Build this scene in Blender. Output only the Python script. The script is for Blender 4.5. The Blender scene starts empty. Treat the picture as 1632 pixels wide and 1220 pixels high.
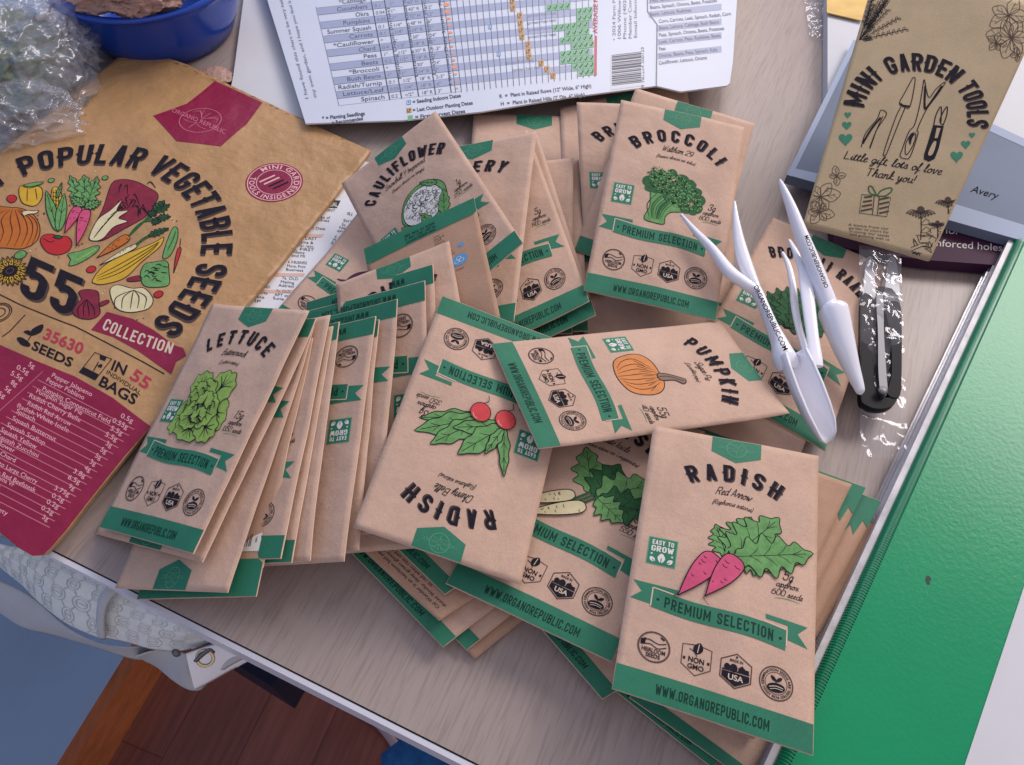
import bpy, bmesh, math, random
from mathutils import Vector, Matrix, noise
from mathutils.geometry import tessellate_polygon
R = math.radians
SC = bpy.context.scene
COL = SC.collection
random.seed(7)

# ------------------------------------------------------------------ camera
IMG_W, IMG_H, FOCAL = 1632.0, 1220.0, 1230.0
PITCH, ROLL, CAM_H = R(56.0), R(1.5), 0.355
CAM = Vector((0, 0, CAM_H))
FW = Vector((0, math.cos(PITCH), -math.sin(PITCH)))
RT0 = Vector((1, 0, 0)); UP0 = RT0.cross(FW)
RT = RT0 * math.cos(ROLL) + UP0 * math.sin(ROLL)
UP = UP0 * math.cos(ROLL) - RT0 * math.sin(ROLL)
cd = bpy.data.cameras.new('camera'); co = bpy.data.objects.new('camera', cd); COL.objects.link(co)
cd.sensor_fit = 'HORIZONTAL'; cd.sensor_width = 36.0; cd.lens = 36.0 * FOCAL / IMG_W
cd.clip_start = 0.01; cd.clip_end = 50
mw = Matrix.Identity(4)
for i in range(3):
    mw[i][0] = RT[i]; mw[i][1] = UP[i]; mw[i][2] = -FW[i]; mw[i][3] = CAM[i]
co.matrix_world = mw
SC.camera = co

# ------------------------------------------------------------------ light
wd = bpy.data.worlds.new('World'); SC.world = wd; wd.use_nodes = True
wd.node_tree.nodes['Background'].inputs[0].default_value = (0.92, 0.84, 0.93, 1)
wd.node_tree.nodes['Background'].inputs[1].default_value = 0.55
SC.view_settings.view_transform = 'Standard'; SC.view_settings.look = 'None'
SC.view_settings.exposure = 0.16; SC.view_settings.gamma = 1.0; SC.cycles.transparent_max_bounces = 40; SC.cycles.max_bounces = 14; SC.view_settings.use_curve_mapping = False

def area(name, loc, target, size, size_y, power, color):
    l = bpy.data.lights.new(name, 'AREA'); l.shape = 'RECTANGLE'; l.size = size; l.size_y = size_y
    l.energy = power; l.color = color
    o = bpy.data.objects.new(name, l); COL.objects.link(o); o.location = loc
    o.rotation_euler = (Vector(target) - Vector(loc)).to_track_quat('-Z', 'Y').to_euler()
    return o
area('window_light', (-1.15, 0.75, 0.72), (0, 0.3, 0), 0.7, 0.7, 20.0, (0.74, 0.83, 1.0))
area('back_window_light', (0.15, 1.85, 1.15), (0.1, 0.3, 0), 1.0, 0.7, 15.0, (1.0, 0.92, 0.89))
area('right_window_light', (1.75, 1.70, 1.75), (0.2, 0.3, 0), 1.2, 0.9, 42.0, (1.0, 0.92, 0.88))

# ------------------------------------------------------------------ helpers
def at(px, py, z=0.0):
    """point of the room at height z seen at photo position (px, py)"""
    d = FW + RT * ((px - IMG_W / 2) / FOCAL) - UP * ((py - IMG_H / 2) / FOCAL)
    return CAM + d * ((z - CAM_H) / d.z)

def ray(px, py):
    return (FW + RT * ((px - IMG_W / 2) / FOCAL) - UP * ((py - IMG_H / 2) / FOCAL))

def tag(o, label=None, cat=None, group=None, kind=None):
    if label: o['label'] = label
    if cat: o['category'] = cat
    if group: o['group'] = group
    if kind: o['kind'] = kind
    return o

def empty(name, loc, label, cat, group=None):
    o = bpy.data.objects.new(name, None); COL.objects.link(o)
    o.location = loc; o.empty_display_size = 0.01
    return tag(o, label, cat, group)

def mesh_obj(name, verts, faces, mats, parent=None, smooth=False, midx=None):
    me = bpy.data.meshes.new(name)
    off = parent_origin(parent)
    me.from_pydata([tuple(Vector(v) - off) for v in verts], [], faces)
    for m in (mats if isinstance(mats, (list, tuple)) else [mats]): me.materials.append(m)
    if midx: me.polygons.foreach_set('material_index', midx)
    if smooth: me.polygons.foreach_set('use_smooth', [True] * len(faces))
    me.update()
    o = bpy.data.objects.new(name, me); COL.objects.link(o)
    if parent: o.parent = parent
    return o

def parent_origin(p):
    off = Vector((0, 0, 0))
    while p is not None:
        off = off + p.location; p = p.parent
    return off

# ------------------------------------------------------------------ materials
MATS = {}
def mat(name, col, rough=0.6, spec=0.3, metal=0.0, var=0.0, scale=120.0, bump=0.0, bscale=400.0, coat=0.0,
        stretch=None, fleck=0.0, trans=0.0, sheen=0.0, col2=None, bump2=0.0, bscale2=40.0):
    m = bpy.data.materials.new(name); m.use_nodes = True
    nt = m.node_tree; b = nt.nodes['Principled BSDF']
    b.inputs['Base Color'].default_value = (*col, 1); b.inputs['Roughness'].default_value = rough
    b.inputs['Specular IOR Level'].default_value = spec; b.inputs['Metallic'].default_value = metal
    b.inputs['Coat Weight'].default_value = coat
    b.inputs['Transmission Weight'].default_value = trans
    b.inputs['Sheen Weight'].default_value = sheen
    tc = nt.nodes.new('ShaderNodeTexCoord'); mp = nt.nodes.new('ShaderNodeMapping')
    nt.links.new(tc.outputs['Object'], mp.inputs['Vector'])
    if stretch: mp.inputs['Scale'].default_value = stretch
    if var > 0 or fleck > 0:
        n = nt.nodes.new('ShaderNodeTexNoise'); n.inputs['Scale'].default_value = scale
        n.inputs['Detail'].default_value = 6; n.inputs['Roughness'].default_value = 0.65
        nt.links.new(mp.outputs['Vector'], n.inputs['Vector'])
        r = nt.nodes.new('ShaderNodeValToRGB'); e = r.color_ramp.elements
        lo = tuple(c * (1 - var) for c in (col2 or col)); hi = tuple(min(1, c * (1 + var)) for c in col)
        e[0].position = 0.3; e[0].color = (*lo, 1); e[1].position = 0.7; e[1].color = (*hi, 1)
        nt.links.new(n.outputs['Fac'], r.inputs['Fac'])
        out = r.outputs['Color']
        if fleck > 0:
            n2 = nt.nodes.new('ShaderNodeTexNoise'); n2.inputs['Scale'].default_value = 1500
            n2.inputs['Detail'].default_value = 2
            nt.links.new(tc.outputs['Object'], n2.inputs['Vector'])
            r2 = nt.nodes.new('ShaderNodeValToRGB'); f = r2.color_ramp.elements
            f[0].position = 0.36; f[0].color = (1 - fleck,) * 3 + (1,); f[1].position = 0.5; f[1].color = (1, 1, 1, 1)
            nt.links.new(n2.outputs['Fac'], r2.inputs['Fac'])
            mx = nt.nodes.new('ShaderNodeMix'); mx.data_type = 'RGBA'; mx.blend_type = 'MULTIPLY'
            mx.inputs['Factor'].default_value = 1
            nt.links.new(out, mx.inputs['A']); nt.links.new(r2.outputs['Color'], mx.inputs['B'])
            out = mx.outputs['Result']
        nt.links.new(out, b.inputs['Base Color'])
    nrm = None
    for bb, bs in ((bump, bscale), (bump2, bscale2)):
        if bb > 0:
            n = nt.nodes.new('ShaderNodeTexNoise'); n.inputs['Scale'].default_value = bs
            n.inputs['Detail'].default_value = 4
            nt.links.new(mp.outputs['Vector'], n.inputs['Vector'])
            bp = nt.nodes.new('ShaderNodeBump'); bp.inputs['Strength'].default_value = bb
            bp.inputs['Distance'].default_value = 0.6 / bs
            nt.links.new(n.outputs['Fac'], bp.inputs['Height'])
            if nrm: nt.links.new(nrm, bp.inputs['Normal'])
            nrm = bp.outputs['Normal']
    if nrm: nt.links.new(nrm, b.inputs['Normal'])
    MATS[name] = m
    return m

KR = (0.57, 0.385, 0.285)
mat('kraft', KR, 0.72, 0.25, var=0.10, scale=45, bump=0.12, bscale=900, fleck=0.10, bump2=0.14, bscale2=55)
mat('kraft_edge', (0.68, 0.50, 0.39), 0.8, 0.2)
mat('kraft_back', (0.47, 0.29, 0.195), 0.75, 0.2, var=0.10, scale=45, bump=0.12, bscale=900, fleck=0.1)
mat('bag_kraft', (0.45, 0.255, 0.108), 0.42, 0.4, var=0.10, scale=22, bump=0.10, bscale=500, fleck=0.06, bump2=0.3, bscale2=30)
mat('tool_kraft', (0.43, 0.33, 0.20), 0.7, 0.3, var=0.10, scale=30, bump=0.12, bscale=700, fleck=0.08)
mat('green', (0.026, 0.185, 0.105), 0.6, 0.3, var=0.12, scale=60, fleck=0.12)
mat('green_line', (0.08, 0.30, 0.17), 0.6, 0.3)
mat('ink', (0.020, 0.017, 0.024), 0.85, 0.08, var=0.3, scale=600)
mat('ink_soft', (0.085, 0.058, 0.052), 0.85, 0.08)
mat('ink_faint', (0.24, 0.16, 0.12), 0.7, 0.2)
mat('ink_green', (0.004, 0.040, 0.024), 0.65, 0.2)
mat('print_white', (0.72, 0.70, 0.64), 0.65, 0.2)
mat('print_cream', (0.62, 0.50, 0.38), 0.7, 0.2)
mat('leaf', (0.13, 0.31, 0.10), 0.65, 0.2, var=0.25, scale=300)
mat('leaf_dark', (0.022, 0.105, 0.035), 0.65, 0.2, var=0.3, scale=500)
mat('leaf_light', (0.26, 0.42, 0.09), 0.65, 0.2, var=0.2, scale=250)
mat('radish_pink', (0.58, 0.075, 0.17), 0.6, 0.3, var=0.15, scale=200)
mat('radish_red', (0.58, 0.050, 0.055), 0.6, 0.3, var=0.15, scale=200)
mat('orange', (0.62, 0.22, 0.055), 0.6, 0.3, var=0.12, scale=150)
mat('bag_orange', (0.50, 0.14, 0.015), 0.5, 0.35, var=0.12, scale=150)
mat('cream_veg', (0.66, 0.58, 0.34), 0.6, 0.3, var=0.1, scale=200)
mat('purple', (0.07, 0.012, 0.05), 0.6, 0.3)
mat('red', (0.45, 0.015, 0.015), 0.5, 0.4, var=0.1, scale=150)
mat('crimson', (0.22, 0.012, 0.03), 0.5, 0.4, var=0.3, scale=200)
mat('yellow', (0.60, 0.36, 0.02), 0.5, 0.4, var=0.1, scale=150)
mat('magenta', (0.24, 0.007, 0.040), 0.45, 0.4, var=0.08, scale=30, bump2=0.2, bscale2=30)
mat('magenta_line', (0.50, 0.16, 0.20), 0.5, 0.4)
mat('magenta_text', (0.42, 0.03, 0.06), 0.5, 0.4)
mat('pink_text', (0.74, 0.42, 0.42), 0.5, 0.3)
mat('blue_icon', (0.10, 0.33, 0.62), 0.5, 0.3)
mat('paper', (0.74, 0.74, 0.76), 0.6, 0.25, var=0.03, scale=20)
mat('paper_gray', (0.60, 0.60, 0.62), 0.6, 0.25, var=0.03, scale=20)
mat('chart_card', (0.60, 0.63, 0.71), 0.38, 0.4, var=0.02, scale=20)
mat('chart_row', (0.34, 0.37, 0.50), 0.4, 0.4)
mat('chart_tan', (0.56, 0.47, 0.46), 0.4, 0.4)
mat('chart_orange', (0.78, 0.30, 0.14), 0.4, 0.4)
mat('chart_gold', (0.56, 0.30, 0.07), 0.4, 0.4)
mat('chart_green', (0.17, 0.40, 0.20), 0.4, 0.4)
mat('chart_red', (0.50, 0.05, 0.06), 0.4, 0.4)
mat('chart_blue', (0.10, 0.28, 0.55), 0.4, 0.4)
mat('chart_ink', (0.045, 0.05, 0.085), 0.4, 0.4)
mat('chart_ink_soft', (0.13, 0.14, 0.19), 0.4, 0.4)
mat('form_tint', (0.70, 0.46, 0.37), 0.6, 0.2)
mat('form_ink', (0.05, 0.05, 0.06), 0.6, 0.2)
mat('yellow_card', (0.72, 0.46, 0.13), 0.4, 0.4, var=0.12, scale=60)
mat('plum', (0.055, 0.016, 0.045), 0.6, 0.2)
mat('pack_gray', (0.16, 0.195, 0.27), 0.6, 0.2, var=0.1, scale=10)
mat('pack_edge', (0.34, 0.40, 0.52), 0.6, 0.2)
mat('plastic_white', (0.86, 0.86, 0.93), 0.2, 0.5, coat=0.4)
mat('steel', (0.17, 0.17, 0.18), 0.5, 0.5, metal=1.0)
mat('blade_steel', (0.42, 0.42, 0.44), 0.55, 0.4, metal=0.6)
mat('brass', (0.62, 0.50, 0.30), 0.25, 0.5, metal=1.0)
mat('black_plastic', (0.008, 0.008, 0.010), 0.5, 0.15)
mat('bowl_blue', (0.006, 0.05, 0.36), 0.22, 0.5)
mat('brown_bag', (0.40, 0.25, 0.20), 0.5, 0.4, var=0.15, scale=40)
mat('produce_green', (0.05, 0.10, 0.035), 0.5, 0.4, var=0.3, scale=60)
mat('binder_green', (0.005, 0.27, 0.110), 0.25, 0.30, bump=0.10, bscale=520, var=0.05, scale=15)
mat('binder_rib', (0.006, 0.22, 0.105), 0.3, 0.5)
mat('binder_dark', (0.02, 0.03, 0.03), 0.4, 0.3)
mat('sheet_edges', (0.56, 0.54, 0.56), 0.35, 0.4, var=0.25, scale=300, stretch=(0.3, 0.3, 6))
mat('tote_canvas', (0.66, 0.69, 0.67), 0.6, 0.3, var=0.06, scale=300, bump=0.3, bscale=900)
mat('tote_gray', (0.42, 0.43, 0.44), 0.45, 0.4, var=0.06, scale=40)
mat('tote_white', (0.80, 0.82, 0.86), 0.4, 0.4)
mat('tote_mark', (0.42, 0.43, 0.43), 0.6, 0.3)
mat('wall_blue', (0.27, 0.47, 0.80), 0.6, 0.3, var=0.05, scale=6, bump=0.1, bscale=200)
mat('skirting_wood', (0.42, 0.13, 0.045), 0.35, 0.4, var=0.25, scale=12, stretch=(6, 1, 6))
mat('navy', (0.008, 0.012, 0.03), 0.5, 0.3)
mat('mat_edge', (0.36, 0.28, 0.32), 0.3, 0.4)
mat('jean_blue', (0.035, 0.15, 0.36), 0.8, 0.2, var=0.3, scale=90)
mat('desk_edge', (0.62, 0.62, 0.68), 0.35, 0.4)
mat('desk_gap', (0.02, 0.02, 0.025), 0.5, 0.2)

def wood_desk():
    m = mat('desk_wood', (0.36, 0.29, 0.265), 0.36, 0.4)
    nt = m.node_tree; b = nt.nodes['Principled BSDF']
    tc = nt.nodes.new('ShaderNodeTexCoord')
    def layer(sx, sy, scale, lo, hi, c0, c1, det=6):
        mp = nt.nodes.new('ShaderNodeMapping'); mp.inputs['Rotation'].default_value = (0, 0, GRAIN)
        mp.vector_type = 'TEXTURE'
        mp.inputs['Scale'].default_value = (sx, sy, 1)
        nt.links.new(tc.outputs['Object'], mp.inputs['Vector'])
        n = nt.nodes.new('ShaderNodeTexNoise'); n.inputs['Scale'].default_value = scale; n.inputs['Detail'].default_value = det
        n.inputs['Roughness'].default_value = 0.6
        nt.links.new(mp.outputs['Vector'], n.inputs['Vector'])
        r = nt.nodes.new('ShaderNodeValToRGB'); e = r.color_ramp.elements
        e[0].position = lo; e[0].color = (*c0, 1); e[1].position = hi; e[1].color = (*c1, 1)
        nt.links.new(n.outputs['Fac'], r.inputs['Fac'])
        return r.outputs['Color']
    a = layer(12.0, 1.0, 260, 0.25, 0.75, (0.345, 0.280, 0.248), (0.392, 0.324, 0.290))
    c = layer(17.0, 1.0, 820, 0.34, 0.50, (0.83, 0.81, 0.81), (1, 1, 1), 2)
    d = layer(1.6, 1.0, 6, 0.3, 0.7, (0.88, 0.86, 0.88), (1.06, 1.05, 1.04), 2)
    out = a
    for x in (c, d):
        mx = nt.nodes.new('ShaderNodeMix'); mx.data_type = 'RGBA'; mx.blend_type = 'MULTIPLY'; mx.inputs['Factor'].default_value = 1
        nt.links.new(out, mx.inputs['A']); nt.links.new(x, mx.inputs['B']); out = mx.outputs['Result']
    nt.links.new(out, b.inputs['Base Color'])
    bp = nt.nodes.new('ShaderNodeBump'); bp.inputs['Strength'].default_value = 0.15; bp.inputs['Distance'].default_value = 0.0004
    nt.links.new(c, bp.inputs['Height']); nt.links.new(bp.outputs['Normal'], b.inputs['Normal'])
    return m

def wood_floor(ang):
    m = mat('floor_wood', (0.07, 0.025, 0.02), 0.3, 0.4)
    nt = m.node_tree; b = nt.nodes['Principled BSDF']
    tc = nt.nodes.new('ShaderNodeTexCoord'); mp = nt.nodes.new('ShaderNodeMapping')
    mp.inputs['Rotation'].default_value = (0, 0, -ang)
    nt.links.new(tc.outputs['Object'], mp.inputs['Vector'])
    br = nt.nodes.new('ShaderNodeTexBrick'); br.inputs['Scale'].default_value = 1
    br.inputs['Brick Width'].default_value = 0.9; br.inputs['Row Height'].default_value = 0.095
    br.inputs['Mortar Size'].default_value = 0.0012; br.inputs['Color1'].default_value = (0.23, 0.085, 0.062, 1)
    br.inputs['Color2'].default_value = (0.19, 0.070, 0.053, 1); br.inputs['Mortar'].default_value = (0.13, 0.048, 0.037, 1)
    nt.links.new(mp.outputs['Vector'], br.inputs['Vector'])
    m2 = nt.nodes.new('ShaderNodeMapping'); m2.inputs['Scale'].default_value = (2, 25, 1)
    nt.links.new(mp.outputs['Vector'], m2.inputs['Vector'])
    n = nt.nodes.new('ShaderNodeTexNoise'); n.inputs['Scale'].default_value = 6; n.inputs['Detail'].default_value = 5
    nt.links.new(m2.outputs['Vector'], n.inputs['Vector'])
    r = nt.nodes.new('ShaderNodeValToRGB'); e = r.color_ramp.elements
    e[0].position = 0.3; e[0].color = (0.8, 0.8, 0.8, 1); e[1].position = 0.7; e[1].color = (1.2, 1.15, 1.15, 1)
    nt.links.new(n.outputs['Fac'], r.inputs['Fac'])
    mx = nt.nodes.new('ShaderNodeMix'); mx.data_type = 'RGBA'; mx.blend_type = 'MULTIPLY'; mx.inputs['Factor'].default_value = 1
    nt.links.new(br.outputs['Color'], mx.inputs['A']); nt.links.new(r.outputs['Color'], mx.inputs['B'])
    nt.links.new(mx.outputs['Result'], b.inputs['Base Color'])
    return m

def film(name, tint, gloss, rough=0.08, haze=0.0, bump=0.0, bscale=60, fres=1.1):
    """thin clear plastic: mostly see-through, glossy, a little milky"""
    m = bpy.data.materials.new(name); m.use_nodes = True; nt = m.node_tree
    nt.nodes.remove(nt.nodes['Principled BSDF'])
    out = nt.nodes['Material Output']
    tr = nt.nodes.new('ShaderNodeBsdfTransparent'); tr.inputs[0].default_value = (*tint, 1)
    gl = nt.nodes.new('ShaderNodeBsdfGlossy'); gl.inputs['Roughness'].default_value = rough
    gl.inputs[0].default_value = (0.95, 0.95, 1, 1)
    df = nt.nodes.new('ShaderNodeBsdfDiffuse'); df.inputs[0].default_value = (0.84, 0.87, 0.93, 1)
    lw = nt.nodes.new('ShaderNodeLayerWeight'); lw.inputs['Blend'].default_value = 0.5
    pw = nt.nodes.new('ShaderNodeMath'); pw.operation = 'POWER'; pw.inputs[1].default_value = 4.0; nt.links.new(lw.outputs['Facing'], pw.inputs[0])
    fr = nt.nodes.new('ShaderNodeMath'); fr.operation = 'ADD'; fr.inputs[1].default_value = 0.05; nt.links.new(pw.outputs[0], fr.inputs[0])
    ad = nt.nodes.new('ShaderNodeMath'); ad.operation = 'MULTIPLY_ADD'; ad.inputs[1].default_value = fres; ad.inputs[2].default_value = gloss
    ad.use_clamp = True
    nt.links.new(fr.outputs[0], ad.inputs[0])
    m1 = nt.nodes.new('ShaderNodeMixShader'); m1.inputs[0].default_value = haze
    nt.links.new(tr.outputs[0], m1.inputs[1]); nt.links.new(df.outputs[0], m1.inputs[2])
    m2 = nt.nodes.new('ShaderNodeMixShader')
    nt.links.new(ad.outputs[0], m2.inputs[0]); nt.links.new(m1.outputs[0], m2.inputs[1]); nt.links.new(gl.outputs[0], m2.inputs[2])
    nt.links.new(m2.outputs[0], out.inputs['Surface'])
    if bump:
        tc = nt.nodes.new('ShaderNodeTexCoord')
        n = nt.nodes.new('ShaderNodeTexNoise'); n.inputs['Scale'].default_value = bscale; n.inputs['Detail'].default_value = 5
        nt.links.new(tc.outputs['Object'], n.inputs['Vector'])
        bp = nt.nodes.new('ShaderNodeBump'); bp.inputs['Strength'].default_value = bump; bp.inputs['Distance'].default_value = 0.6 / bscale
        nt.links.new(n.outputs['Fac'], bp.inputs['Height'])
        nt.links.new(bp.outputs['Normal'], gl.inputs['Normal']); nt.links.new(bp.outputs['Normal'], lw.inputs['Normal'])
    MATS[name] = m
    return m
film('clear_film', (0.95, 0.95, 0.96), 0.0, 0.10, 0.04, fres=1.0)
film('pocket_film', (0.90, 0.90, 0.92), 0.0, 0.15, 0.10)
film('produce_film', (0.985, 0.988, 0.995), 0.0, 0.10, 0.12, fres=1.0)
film('mat_film', (0.86, 0.80, 0.82), 0.02, 0.2, 0.12)
# ------------------------------------------------------------------ printed artwork: flat shapes laid on a surface
GLYPH = {}
def load_glyphs():
    chars = [chr(c) for c in range(33, 127)] + ['\u2022']
    for wname, off in (('r', 0.0), ('b', 0.022)):
        cu = bpy.data.curves.new('glyph', 'FONT'); cu.size = 1.0; cu.resolution_u = 3; cu.offset = off; cu.fill_mode = 'FRONT'
        ob = bpy.data.objects.new('glyph', cu); COL.objects.link(ob)
        def get(body):
            cu.body = body
            bpy.context.view_layer.update()
            me = bpy.data.meshes.new_from_object(ob.evaluated_get(bpy.context.evaluated_depsgraph_get()))
            vs = [(v.co.x, v.co.y) for v in me.vertices]; fs = [tuple(p.vertices) for p in me.polygons]
            bpy.data.meshes.remove(me)
            return vs, fs
        ivs, _ = get('I'); imax = max(v[0] for v in ivs)
        for ch in chars + [' ']:
            vs, fs = get(ch) if ch != ' ' else ([], [])
            both, _ = get(ch + 'I')
            GLYPH[(wname, ch)] = (vs, fs, max(v[0] for v in both) - imax)
        COL.objects.unlink(ob); bpy.data.objects.remove(ob); bpy.data.curves.remove(cu)
load_glyphs()
CAP = max(v[1] for v in GLYPH[('r', 'H')][0])

def text_geo(s, weight='r', spacing=0.0):
    vs, fs, x = [], [], 0.0
    for ch in s:
        g = GLYPH.get((weight, ch)) or GLYPH[(weight, ' ')]
        b = len(vs)
        vs += [(p[0] + x, p[1]) for p in g[0]]; fs += [tuple(i + b for i in f) for f in g[1]]
        x += g[2] + spacing
    x -= spacing
    return [(px, py / CAP) for px, py in vs], fs, x       # cap height 1

class Art:
    """shapes in (u, v), v pointing down the sheet; each belongs to a named part"""
    def __init__(self, dash=None):
        self.items = {}
    def add(self, part, m, vs, fs, layer):
        self.items.setdefault(part, []).append((m, vs, fs, layer))
    def poly(self, part, m, pts, layer=1):
        pts = [tuple(p) for p in pts]
        tris = tessellate_polygon([[Vector((p[0], p[1], 0)) for p in pts]])
        self.add(part, m, pts, [tuple(t) for t in tris], layer)
    def stroke(self, part, m, pts, w, layer=2, closed=False, taper=False):
        pts = [Vector((p[0], p[1])) for p in pts]
        n = len(pts)
        if n < 2: return
        vs, fs = [], []
        for i, p in enumerate(pts):
            a = pts[(i - 1) % n] if (closed or i > 0) else p
            b = pts[(i + 1) % n] if (closed or i < n - 1) else p
            d = b - a
            if d.length < 1e-9: d = Vector((1, 0))
            d.normalize(); q = Vector((-d.y, d.x))
            k = w / 2 * ((0.25 + 0.75 * math.sin(math.pi * (i + 0.5) / n)) if taper else 1)
            vs += [tuple(p + q * k), tuple(p - q * k)]
        for i in range(n if closed else n - 1):
            j = (i + 1) % n
            fs.append((2 * i, 2 * i + 1, 2 * j + 1, 2 * j))
        self.add(part, m, vs, fs, layer)
    def shape(self, part, m, pts, line='ink', lw=0.006, layer=1):
        self.poly(part, m, pts, layer)
        if line: self.stroke(part, line, pts, lw, layer + 1, closed=True)
    def ell(self, part, m, c, rx, ry, layer=1, rot=0.0, n=28):
        self.poly(part, m, ell_pts(c, rx, ry, rot, n), layer)
    def ring(self, part, m, c, r, w, layer=2, n=36):
        self.stroke(part, m, ell_pts(c, r, r, 0, n), w, layer, closed=True)
    def text(self, part, m, s, x, y, h, wscale=0.7, align='c', weight='r', rot=0.0, shear=0.0, layer=3, spacing=0.0, fit=None, bend=0.0):
        """baseline at (x, y); h = cap height; bend = rise of a parabola over the width"""
        vs, fs, w = text_geo(s, weight, spacing)
        k = h * wscale / CAP
        if fit: k = fit / max(w, 1e-6)
        x0 = {'c': -w / 2, 'l': 0.0, 'r': -w}[align]
        c, sn = math.cos(rot), math.sin(rot)
        out = []
        for px, py in vs:
            a = (px + x0) * k + py * h * shear; b = -py * h
            if bend: b += bend * (2 * a / (w * k)) ** 2
            out.append((x + a * c - b * sn, y + a * sn + b * c))
        self.add(part, m, out, fs, layer)
    def arc(self, part, m, s, cx, cy, r, a0, a1, h, weight='b', layer=3, inside=False, spacing=0.0, dx=0.0, dy=0.0):
        """text on a circle from angle a0 to a1 (radians, v down), reading clockwise; inside=True reads counter-clockwise along the bottom"""
        vs, fs, w = text_geo(s, weight, spacing)
        out = []
        for px, py in vs:
            a = a0 + (a1 - a0) * px / w
            rr = r - py * h if inside else r + py * h
            out.append((cx + dx + rr * math.cos(a), cy + dy + rr * math.sin(a)))
        self.add(part, m, out, fs, layer)
    def build(self, parent, surf, step=0.055, lift=0.00004, base_lift=0.00009, clip=None):
        """lay every part on surf(u, v, height); returns {part: object}"""
        res = {}
        for part, its in self.items.items():
            V, F, MI, ML = [], [], [], []
            for m, vs, fs, layer in its:
                bm = bmesh.new()
                bv = [bm.verts.new((p[0], p[1], 0)) for p in vs]
                for f in fs:
                    try: bm.faces.new([bv[i] for i in f])
                    except ValueError: pass
                for _ in range(5):
                    lg = [e for e in bm.edges if e.calc_length() > step]
                    if not lg: break
                    bmesh.ops.subdivide_edges(bm, edges=lg, cuts=1)
                    bmesh.ops.triangulate(bm, faces=[f for f in bm.faces if len(f.verts) > 4])
                if m not in ML: ML.append(m)
                mi = ML.index(m); b = len(V)
                bm.verts.index_update()
                V += [surf(v.co.x, v.co.y, base_lift + layer * lift) for v in bm.verts]
                for f in bm.faces:
                    if clip and not all(inside(clip, v.co.x, v.co.y) for v in f.verts): continue
                    F.append(tuple(b + v.index for v in f.verts)); MI.append(mi)
                bm.free()
            # faces look up (away from the sheet)
            V2, F2 = V, []
            for f in F:
                p = [V[i] for i in f[:3]]
                nn = (p[1] - p[0]).cross(p[2] - p[0])
                F2.append(f if nn.dot(surf.n) >= 0 else tuple(reversed(f)))
            name = part.split('#')[0]
            pr = parent
            if '>' in name:
                up, name = name.split('>')
                pr = res.get(up, parent)
            res[part] = mesh_obj(name, V2, F2, [MATS[k] for k in ML], pr, midx=MI)
        return res

def inside(poly, x, y):
    r = False; n = len(poly)
    for i in range(n):
        (x0, y0), (x1, y1) = poly[i], poly[(i + 1) % n]
        if (y0 > y) != (y1 > y) and x < (x1 - x0) * (y - y0) / (y1 - y0) + x0: r = not r
    return r

def ell_pts(c, rx, ry, rot=0.0, n=28):
    cr, sr = math.cos(rot), math.sin(rot)
    return [(c[0] + rx * math.cos(t) * cr - ry * math.sin(t) * sr, c[1] + rx * math.cos(t) * sr + ry * math.sin(t) * cr)
            for t in (2 * math.pi * i / n for i in range(n))]

def spline(pts, n=6, closed=False):
    """Catmull-Rom through 2D points"""
    P = [Vector((p[0], p[1])) for p in pts]; N = len(P); out = []
    for i in range(N if closed else N - 1):
        p0 = P[(i - 1) % N] if (closed or i > 0) else P[i]
        p1 = P[i]; p2 = P[(i + 1) % N]
        p3 = P[(i + 2) % N] if (closed or i < N - 2) else p2
        for k in range(n):
            t = k / n
            q = 0.5 * ((2 * p1) + (p2 - p0) * t + (2 * p0 - 5 * p1 + 4 * p2 - p3) * t * t + (3 * p1 - p0 - 3 * p2 + p3) * t ** 3)
            out.append((q.x, q.y))
    if not closed: out.append((P[-1].x, P[-1].y))
    return out

def rot2(pts, c, ang, s=1.0):
    ca, sa = math.cos(ang), math.sin(ang)
    return [(c[0] + s * (p[0] * ca - p[1] * sa), c[1] + s * (p[0] * sa + p[1] * ca)) for p in pts]

def draw_leaf(A, part, m, base, tip, width, lobes=5, wav=0.18, lw=0.005, seed=1, layer=1, veins=True, line='ink'):
    """a leaf with a wavy edge from base to tip"""
    rnd = random.Random(seed)
    b = Vector(base); t = Vector(tip); d = t - b; L = d.length
    if L < 1e-6: return
    d.normalize(); q = Vector((-d.y, d.x))
    n = lobes * 8
    def side(sg):
        o = []
        for i in range(1, n):
            s = i / n
            w = width * (math.sin(math.pi * s ** 0.75) ** 0.8) * (1 + wav * math.sin(2 * math.pi * lobes * s + (0 if sg > 0 else 1.3)) + rnd.uniform(-.018, .018))
            p = b + d * (L * s) + q * (sg * w)
            o.append((p.x, p.y))
        return o
    pts = [tuple(b)] + side(1) + [tuple(t)] + side(-1)[::-1]
    A.shape(part, m, pts, line, lw, layer)
    if veins:
        A.stroke(part, line or 'ink', [tuple(b), tuple(b + d * L * .9)], lw * .9, layer + 1, taper=True)
        for i in range(1, lobes):
            s = i / lobes
            for sg in (1, -1):
                p0 = b + d * (L * s * .9); p1 = b + d * (L * min(.97, s * .9 + .14)) + q * (sg * width * .62 * math.sin(math.pi * min(.95, s + .08)))
                A.stroke(part, line or 'ink', [tuple(p0), tuple((p0 + p1) / 2 + d * L * .02), tuple(p1)], lw * .7, layer + 1, taper=True)

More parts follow.
